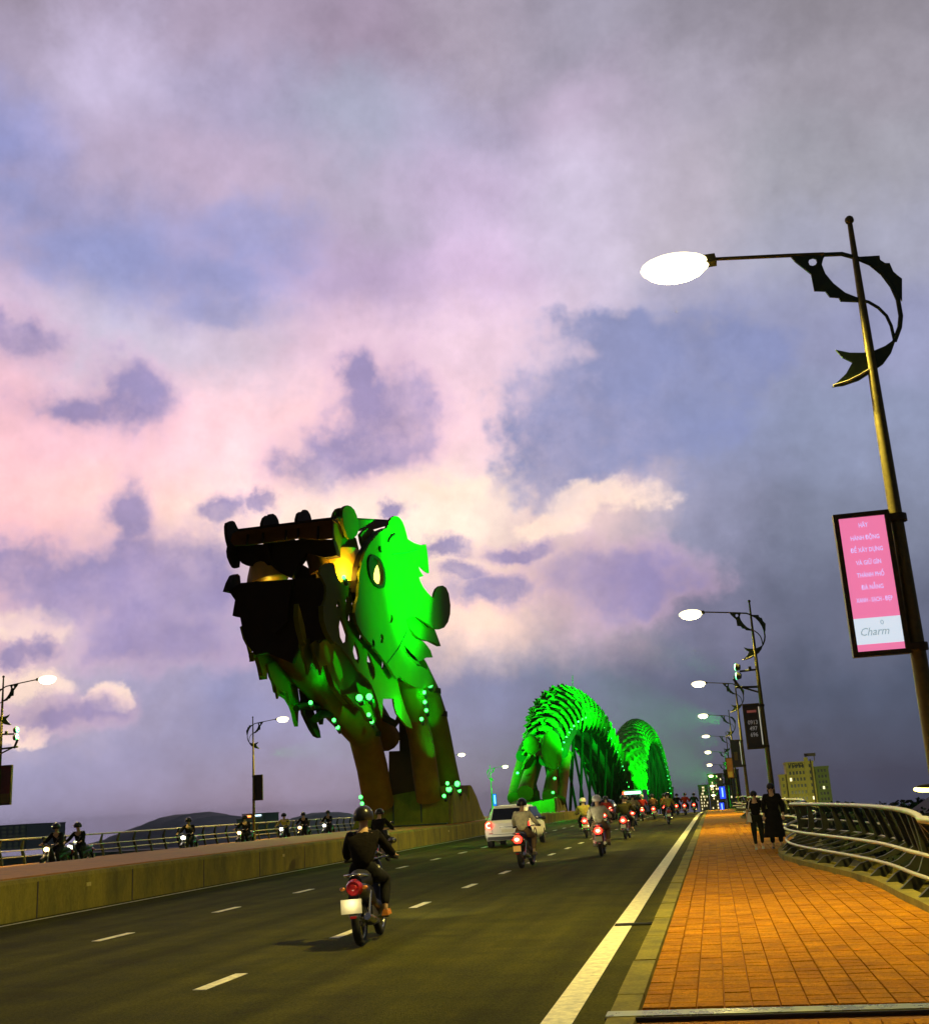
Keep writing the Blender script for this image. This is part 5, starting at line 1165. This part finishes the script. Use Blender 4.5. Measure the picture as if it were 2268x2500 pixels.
obj('pouch', MB().poly([(.82,33.02,.86),(.95,33.02,.84),(.94,33.02,1.0),(.90,33.02,1.12),(.85,33.02,1.06)], (0,.09,0)), mat('white_bag', (.75,.72,.6), .6), bag)
obj('strap', MB().tube([(.88,33.05,1.18),(.93,33.05,1.4),(.98,33.1,1.47)], .012, 6), mat('white_bag', (.75,.72,.6), .6), bag)

# ------------------------------------------------------------------ cars
def car(label, x, y, L_, w, h, paint_, lit, secs=None):
    """hatchback seen from behind; rear bumper at y, nose at y+L_"""
    t = thing('car', label, 'car', (x, y, -drop(y)), None)
    z0 = -drop(y); hw = w/2
    # station: (y, belt z, roof z, half width low, half width roof)
    st = [(0,.95,.98,.96,.90),(.05,1.02,1.05,.98,.86),(.16,1.02,1.12,.99,.82),(.42,1.02,h-.10,1.0,.74),(.62,1.03,h-.02,1.0,.73),(1.6,1.02,h,1.0,.74),(2.5,1.0,h-.03,1.0,.73),(3.2,.98,1.12,.99,.80),(3.6,.95,1.02,.98,.86),(4.0,.85,.88,.94,.82),(4.12,.6,.62,.86,.8)]
    mb = MB(); vs = []; prof_n = 12
    for (yy, zb, zr, wl, wr) in st:
        yy = yy*L_/4.12
        lowz = .28 if 0 < yy < L_-.2 else .36
        half = [(wl*hw*.92, lowz), (wl*hw, lowz+.18), (wl*hw, .62), (wl*hw*.985, zb-.06), (wr*hw+ (wl-wr)*hw*.35, (zb+zr)/2+.05 if zr-zb > .2 else zb), (wr*hw*.92, zr-.03), (wr*hw*.6, zr)]
        ring = [(x+a, y+yy, z0+b) for a, b in half] + [(x-a, y+yy, z0+b) for a, b in half[::-1]]
        vs += ring
    n = 14
    mb.add(vs, [(i*n+k, i*n+(k+1)%n, (i+1)*n+(k+1)%n, (i+1)*n+k) for i in range(len(st)-1) for k in range(n)], True)
    mb.add(vs[:n], [tuple(range(n))]); mb.add(vs[-n:], [tuple(range(n))])
    bd = obj('body', mb, paint_, t)
    k = L_/4.12
    obj('rear_window', MB().poly([(x-.70*hw,y+.155*k,z0+1.10),(x+.70*hw,y+.155*k,z0+1.10),(x+.62*hw,y+.38*k,z0+h-.14),(x-.62*hw,y+.38*k,z0+h-.14)], (0,-.05,.0)), glassd, t)
    for s_ in (-1, 1):
        obj('side_window', MB().poly([(x+s_*(.985*hw-.01),y+.6*k,z0+1.05),(x+s_*(.985*hw-.01),y+3.0*k,z0+1.03),(x+s_*(.80*hw),y+2.5*k,z0+h-.12),(x+s_*(.80*hw),y+.75*k,z0+h-.12)], (s_*.03,0,.0)), glassd, t)
        tl = obj('tail_lamp', MB().tube([(x+s_*.78*hw,y+.12,z0+.90),(x+s_*.78*hw,y-.035,z0+.90)], [.16,.15], 16), taild, t)
        if lit:
            obj('bulb', MB().tube([(x+s_*.78*hw+.10*math.cos(a),y-.045,z0+.90+.10*math.sin(a)) for a in [math.pi*(.35+1.3*i/9) for i in range(10)]], .028, 6), tailc_e, tl)
            obj('glow_ring', MB().tube([(x+s_*.78*hw+.145*math.cos(a),y-.04,z0+.90+.145*math.sin(a)) for a in [2*math.pi*i/16 for i in range(17)]], .018, 6), tail_e, tl)
        obj('bumper_reflector', MB().box((x+s_*.72*hw-.08,y-.03,z0+.55),(x+s_*.72*hw+.08,y-.0,z0+.59)), taild, t)
        mi = obj('mirror', MB().ball((x+s_*(hw+.10),y+2.75*k,z0+1.06), (.11,.07,.08), 12, 6), black, t)
        for yy in (.75*k, 3.35*k):
            cx_ = x+s_*(hw-.11)
            wv = obj('wheel', MB().tube([(cx_-.10,y+yy,z0+.32),(cx_+.10,y+yy,z0+.32)], .32, 20), rubber, t)
            obj('rim', MB().tube([(cx_+s_*.09,y+yy,z0+.32),(cx_+s_*.112,y+yy,z0+.32)], .2, 14), chrome, wv)
        obj('wheel_arch', MB().tube([(x+s_*(hw+.004),y+.75*k+.38*math.cos(a),z0+.32+.38*math.sin(a)) for a in [math.pi*i/10 for i in range(11)]], .03, 5), black, t)
    obj('number_plate', MB().box((x-.26,y-.03,z0+.60),(x+.26,y-.004,z0+.72)), plate_m, t)
    obj('trim_bar', MB().box((x-.33,y-.04,z0+.79),(x+.33,y-.002,z0+.83)), chrome, t)
    obj('badge', MB().ball((x,y+.02,z0+.92),(.05,.02,.05),10,5), chrome, t)
    obj('bumper', MB().box((x-.88*hw,y-.055,z0+.30),(x+.88*hw,y+.08,z0+.44), bev=.02), black, t)
    obj('tailgate_seam', MB().tube([(x-.66*hw,y-.006,z0+.60),(x-.64*hw,y-.008,z0+.95)], .008, 4).tube([(x+.66*hw,y-.006,z0+.60),(x+.64*hw,y-.008,z0+.95)], .008, 4).tube([(x-.66*hw,y-.012,z0+.53),(x+.66*hw,y-.012,z0+.53)], .008, 4), black, t)
    obj('roof_spoiler', MB().box((x-.6*hw,y+.30*k,z0+h-.075),(x+.6*hw,y+.60*k,z0+h-.035), bev=.01), paint_, t)
    obj('wiper', MB().tube([(x,y+.15,z0+1.12),(x+.32,y+.20,z0+1.2)], .01, 4), black, t)
    return t
car('white hatchback with lit tail lamps in the leftmost lane by the median', -8.5, 47.2, 4.4, 2.0, 1.70, white_car, True)
car('dark car with lit tail lamps ahead of the riders, below the first arch', -9.0, 93, 4.5, 1.95, 1.66, mat('black_car_paint', (.012,.012,.012), .25), True)
bus = thing('bus', 'far bus with bright green white display beyond the dark car', 'bus', (-9.2, 135, 0))
obj('body', MB().box((-10.5,135,.3),(-8.0,144,2.9), bev=.1), mat('bus_paint', (.05,.05,.05), .4), bus)
obj('rear_window', MB().box((-10.3,134.97,1.5),(-8.2,134.99,2.3)), glassd, bus)
obj('display', MB().box((-10.2,134.9,2.42),(-8.3,134.96,2.72)), emi('green_white_display', (.5,1,.75), 4), bus)
obj('tail_lamp', MB().box((-10.45,134.95,2.4),(-10.15,134.99,2.7)), tail_e, bus)
obj('tail_lamp', MB().box((-10.4,134.95,.8),(-10.2,134.99,1.1)), tail_e, bus)
obj('tail_lamp', MB().box((-8.3,134.95,.8),(-8.1,134.99,1.1)), tail_e, bus)

bus.location.z -= drop(135)

# ------------------------------------------------------------------ buildings
def building(label, x0, x1, y, depth, zt, wall, floors, cols, win_lit=.1, zb=-12, extra=None, litm=None, wz=1.4, seed=1, skip=0):
    t = thing('building', label, 'building', ((x0+x1)/2, y+depth/2, zb))
    rnd = random.Random(seed)
    obj('wall', MB().box((x0,y,zb),(x1,y+depth,zt)), wall, t)
    obj('parapet', MB().box((x0-.3,y-.3,zt+.002),(x1+.3,y+depth+.3,zt+.9)), wall, t)
    fh = (zt - zb) / floors; cw = (x1-x0-2) / cols
    bf = MB().box((0,0,0),(cw*.55,.25,fh*.5)); bfr = None
    for i in range(floors):
        for j in range(cols):
            xx = x0+1+cw*(j+.22); zz = zb+fh*(i+.28)
            if zz < zb + skip: continue
            lit = rnd.random() < win_lit
            w_ = obj('window', MB().box((xx,y-.12,zz),(xx+cw*.56,y-.02,zz+fh*.5)), (litm or MAT['lit_window']) if lit else MAT['win_faint_glow'], t)
        if True:
            obj('floor_band', MB().box((x0-.15,y-.25,zb+fh*(i+.86)),(x1+.15,y-.002,zb+fh*(i+.98))), wall, t)
    return t
emi('lit_window', (1, .85, .5), 1.6); mat('win_faint_glow', (.05,.055,.04), .3, emit=(.3,.35,.2), es=.05)  # darker panes carry a faint painted glow
wall_y = mat('yellowish_wall', (.80,.72,.16), .85, vary=.15, vscale=.2)
wall_g = mat('green_grey_wall', (.34,.44,.14), .85, vary=.15, vscale=.2)
wall_d = mat('dark_wall', (.2,.17,.09), .85, vary=.2, vscale=.2)
b1 = building('yellowish multi storey building with dark rooftop letters beyond the right railing', 37.0, 50.6, 600, 16, 13.3, wall_y, 8, 7, .06)
text('VOVO', 2.6, (42.0-b1.location.x, 599.4-b1.location.y, 12.4-b1.location.z), black, b1, 'rooftop_lettering', ext=.2)
obj('roof_sign', MB().box((47,602,16.5),(52.5,604,18.0)).box((47.5,602.5,14.2),(47.9,603,16.5)).box((51.5,602.5,14.2),(51.9,603,16.5)), wall_d, b1)
obj('stair_tower', MB().box((46.2,598.8,-12),(48.2,599.9,16.0)), wall_y, b1)
obj('fin', MB().box((49.0,598.6,-12),(49.6,599.9,15.0)), wall_d, b1)
b2 = building('dark green side block attached right of the yellowish building', 51.2, 58.0, 604, 14, 10.4, wall_g, 8, 3, .12, seed=4)
b3 = building('low annex left of the yellowish building', 33.6, 36.7, 603, 12, 7.5, wall_y, 6, 2, .1, seed=6)
b4 = building('tall dark tower with stacked lights at the bridge end left of the blue signs', -3.0, 7.0, 800, 20, 13.0, wall_y, 12, 7, .12, seed=9)
b5 = building('stepped lower block left of the dark tower with bright windows', -10.0, -3.4, 790, 20, 6.0, wall_y, 9, 6, .4, seed=12)
b6 = building('brown high rise behind the blue signs', 8.5, 18.5, 820, 20, 15.5, wall_d, 10, 5, .1, seed=13)
b7 = building('dark block just right of the second green arch', -24.5, -20.5, 600, 12, 4.6, wall_d, 6, 2, .2, seed=14)
b8 = building('office block with blue rooftop logo at the far left edge', -660, -585.5, 900, 60, 8.4, mat('grey_office_wall', (.075,.085,.095), .8, vary=.1, vscale=.1), 6, 12, .03, seed=15)
be = emi('blue_logo', (.02,.08,1), 3, (.02,.03,.2)); we = emi('white_logo', (.8,.85,1), 3)
obj('logo', MB().box((-627,899,2.0),(-617.5,899.6,4.0)), be, b8)
obj('logo', MB().ball((-622.2,898.8,5.4),(2.0,.4,1.8),10,6), we, b8)
b9 = building('grey tower with red and white rooftop signs behind the black left sign', -386, -365.6, 900, 30, 5.6, mat('grey_tower_wall', (.08,.085,.075), .8, vary=.1, vscale=.1), 6, 4, .05, seed=16)
obj('roof_sign', MB().box((-384.5,899,3.6),(-378,899.5,5.0)), emi('red_roof_sign', (1,.25,.05), 4), b9)
obj('roof_sign', MB().box((-375,899,4.1),(-369,899.5,5.1)), emi('white_roof_sign', (.6,.85,1), 4), b9)
b10 = building('small reddish block left of the grey tower', -393, -386.8, 905, 30, 1.8, mat('reddish_wall', (.12,.07,.07), .8), 4, 2, .1, seed=17)
light('SPOT','added_facade_light',(44,560,-6),13000,(.9,.85,.25),None,1,(44,600,4),100,.8)  # unseen spotlight added to brighten the yellowish building
# low dark roof at the right edge beyond the railing
lr = thing('building', 'low dark roofed building at the right edge beyond the railing', 'building', (40, 120, -10.5))
obj('wall', MB().box((20.5,112,-10.5),(60,135,-2.5)), wall_d, lr)
obj('roof', MB().poly([(19.5,111,-2.5),(61,111,-2.5),(55,111,.2),(24,111,.2)], (0,25,0)), mat('dark_red_roof', (.05,.02,.015), .8, vary=.3, vscale=1), lr)
lt = thing('street_lamp', 'low yellow lamp at the right edge just above the railing', 'street lamp', (15.2, 90, -10.5))
obj('pole', MB().tube([(16.6,90,-10.5),(16.6,90,.9),(16.2,90,1.15)], .08, 8), pole_m, lt)
obj('lens', MB().ball((15.4,90,1.05),(.95,.3,.26),14,8), emi('yellow_lamp_glass', (1,.78,.16), 9), lt)
obj('shade', MB().ball((15.6,90,1.2),(1.0,.35,.2),14,8), pole_m, lt)
# lamps on the riverside below, seen between the rails
for i, (x, y, z, s_, lab) in enumerate([(16.7,150,-2.8,.55,'brightest riverside lamp seen through the near railing'),(24.0,185,-3.2,.38,'riverside lamp right of the brightest one behind the railing'),(14.2,150,-5.2,.3,'small white lamp low behind the railing, left'),(18.0,150,-5.6,.42,'white lamp low in the middle behind the railing'),(22.3,150,-4.6,.28,'small pinkish lamp behind the railing on the right'),(23.8,150,-4.5,.36,'rightmost riverside lamp behind the railing'),(19.1,150,-5.0,.25,'faint greenish lamp near the middle behind the railing')]):
    t = thing('garden_lamp', lab, 'lamp', (x, y, -10.5))
    obj('pole', MB().tube([(x,y,-10.5),(x,y,z-.3)], .06, 6), pole_m, t)
    obj('globe', MB().ball((x,y,z), s_, 12, 8), emi('globe_lamp', (.85,1,.6), 6) if i % 2 == 0 else emi('white_globe_lamp', (.9,.95,1), 6), t)
for i, (x, y, z) in enumerate([(-55,75,-6.6),(-57,76,-6.2),(-59,77,-6.7),(-61,78,-6.2),(-63,79,-6.6),(-65,80,-7.2)]):
    t = thing('garden_lamp', ['leftmost','second from left','third from left','fourth from left','fifth from left','rightmost'][5-i] + ' warm light in the row below the left railing beside the office block', 'lamp', (x*1.9, y*1.9, -10.5), 'warm lights below the left railing')
    obj('globe', MB().ball((x*1.9,y*1.9,-2.0+.5*(i%2)), .85, 10, 6), emi('warm_globe', (1,.75,.35), 6), t)
    obj('pole', MB().tube([(x*1.9,y*1.9,-10.5),(x*1.9,y*1.9,-2.8)], .1, 6), pole_m, t)
for i, z in enumerate([1.0,-1.4,-3.0,-4.2,-5.2]):
    t = thing('garden_lamp', ['topmost','second from top','middle','second lowest','lowest'][i] + ' white light in the vertical stack below the black left sign', 'lamp', (-128.5, 300, -11), 'stack of white lights under the black sign')
    obj('globe', MB().ball((-128.0,300,z-.5), .75, 10, 6), emi('white_globe_lamp', (.9,.95,1), 6), t)
    obj('arm', MB().tube([(-128.0,300.8,z-.5),(-128.0,300.8,-11)], .08, 5), pole_m, t)

# ------------------------------------------------------------------ trees on the bank
def tree_mesh(seed, rx, rz, n):
    rnd = random.Random(seed); mb = MB()
    cl = [(rnd.uniform(-.6,.6)*rx, rnd.uniform(-.6,.6)*rx, rnd.uniform(-.5,.6)*rz, rnd.uniform(.3,.55)) for _ in range(11)]
    for _ in range(n):
        c = rnd.choice(cl); d = Vector((rnd.gauss(0,1), rnd.gauss(0,1), rnd.gauss(0,1))).normalized()*rnd.random()**.4*c[3]
        p = Vector((c[0]+d.x*rx, c[1]+d.y*rx, c[2]+d.z*rz)); a = Vector((rnd.gauss(0,1), rnd.gauss(0,1), rnd.gauss(0,1))).normalized(); b = a.orthogonal().normalized(); s_ = rnd.uniform(.18,.42)
        mb.add([p-a*s_, p+b*s_*.6, p+a*s_, p-b*s_*.6], [(0,1,2,3)])
    return mb
protos = []
for k in range(3):
    mb = tree_mesh(k, 3.2, 3.0, 1500)
    me = bpy.data.meshes.new('crown'); me.from_pydata(mb.v, [], mb.f); me.materials.append(tree_m)
    tr = MB().tube([(0,0,-8),(.1,0,-5),(0,.1,-2),(.2,.1,.5)], [.35,.28,.2,.08], 8).tube([(0,.1,-2.6),(1.2,.5,-.4),(1.8,.7,.8)], [.14,.1,.05], 6).tube([(0,.1,-2.9),(-1.1,-.4,-.6),(-1.6,-.5,.6)], [.14,.1,.05], 6)
    m2 = bpy.data.meshes.new('trunk'); m2.from_pydata(tr.v, [], tr.f); m2.materials.append(bark)
    protos.append((me, m2))
rt = random.Random(21)
for i in range(34):
    y = 28 + i*5.2 + rt.uniform(-1,1); x = 8.5 + rt.uniform(0,7) + (i % 3)*6
    if i > 26: y = 60+ (i-26)*14; x = 30 + rt.uniform(0,14)
    if abs(y-111)<10 and x>17: x -= 6
    t = thing('tree', 'dark leafy bank tree behind the right railing', 'tree', (x, y, -10.5), 'bank trees behind the right railing')
    me, m2 = protos[i % 3]; s_ = rt.uniform(.85,1.1)
    for nm, m_ in (('crown', me), ('trunk', m2)):
        o = bpy.data.objects.new(nm, m_); COL.objects.link(o); o.parent = t; o.location = (0,0,7.3 if True else 0)
        o.scale = (s_,)*3
    t.rotation_euler = (0,0,rt.uniform(0,6.3))
rt = random.Random(22)
for i in range(26):
    y = 95 + i*7; x = -44 - rt.uniform(0,10) - (i%3)*7
    t = thing('tree', 'dark bank tree behind the left railing', 'tree', (x, y, -12), 'bank trees behind the left railing')
    me, m2 = protos[i % 3]; s_ = rt.uniform(.8,1.05)
    for nm, m_ in (('crown', me), ('trunk', m2)):
        o = bpy.data.objects.new(nm, m_); COL.objects.link(o); o.parent = t; o.location = (0,0,7.3)
        o.scale = (s_,)*3
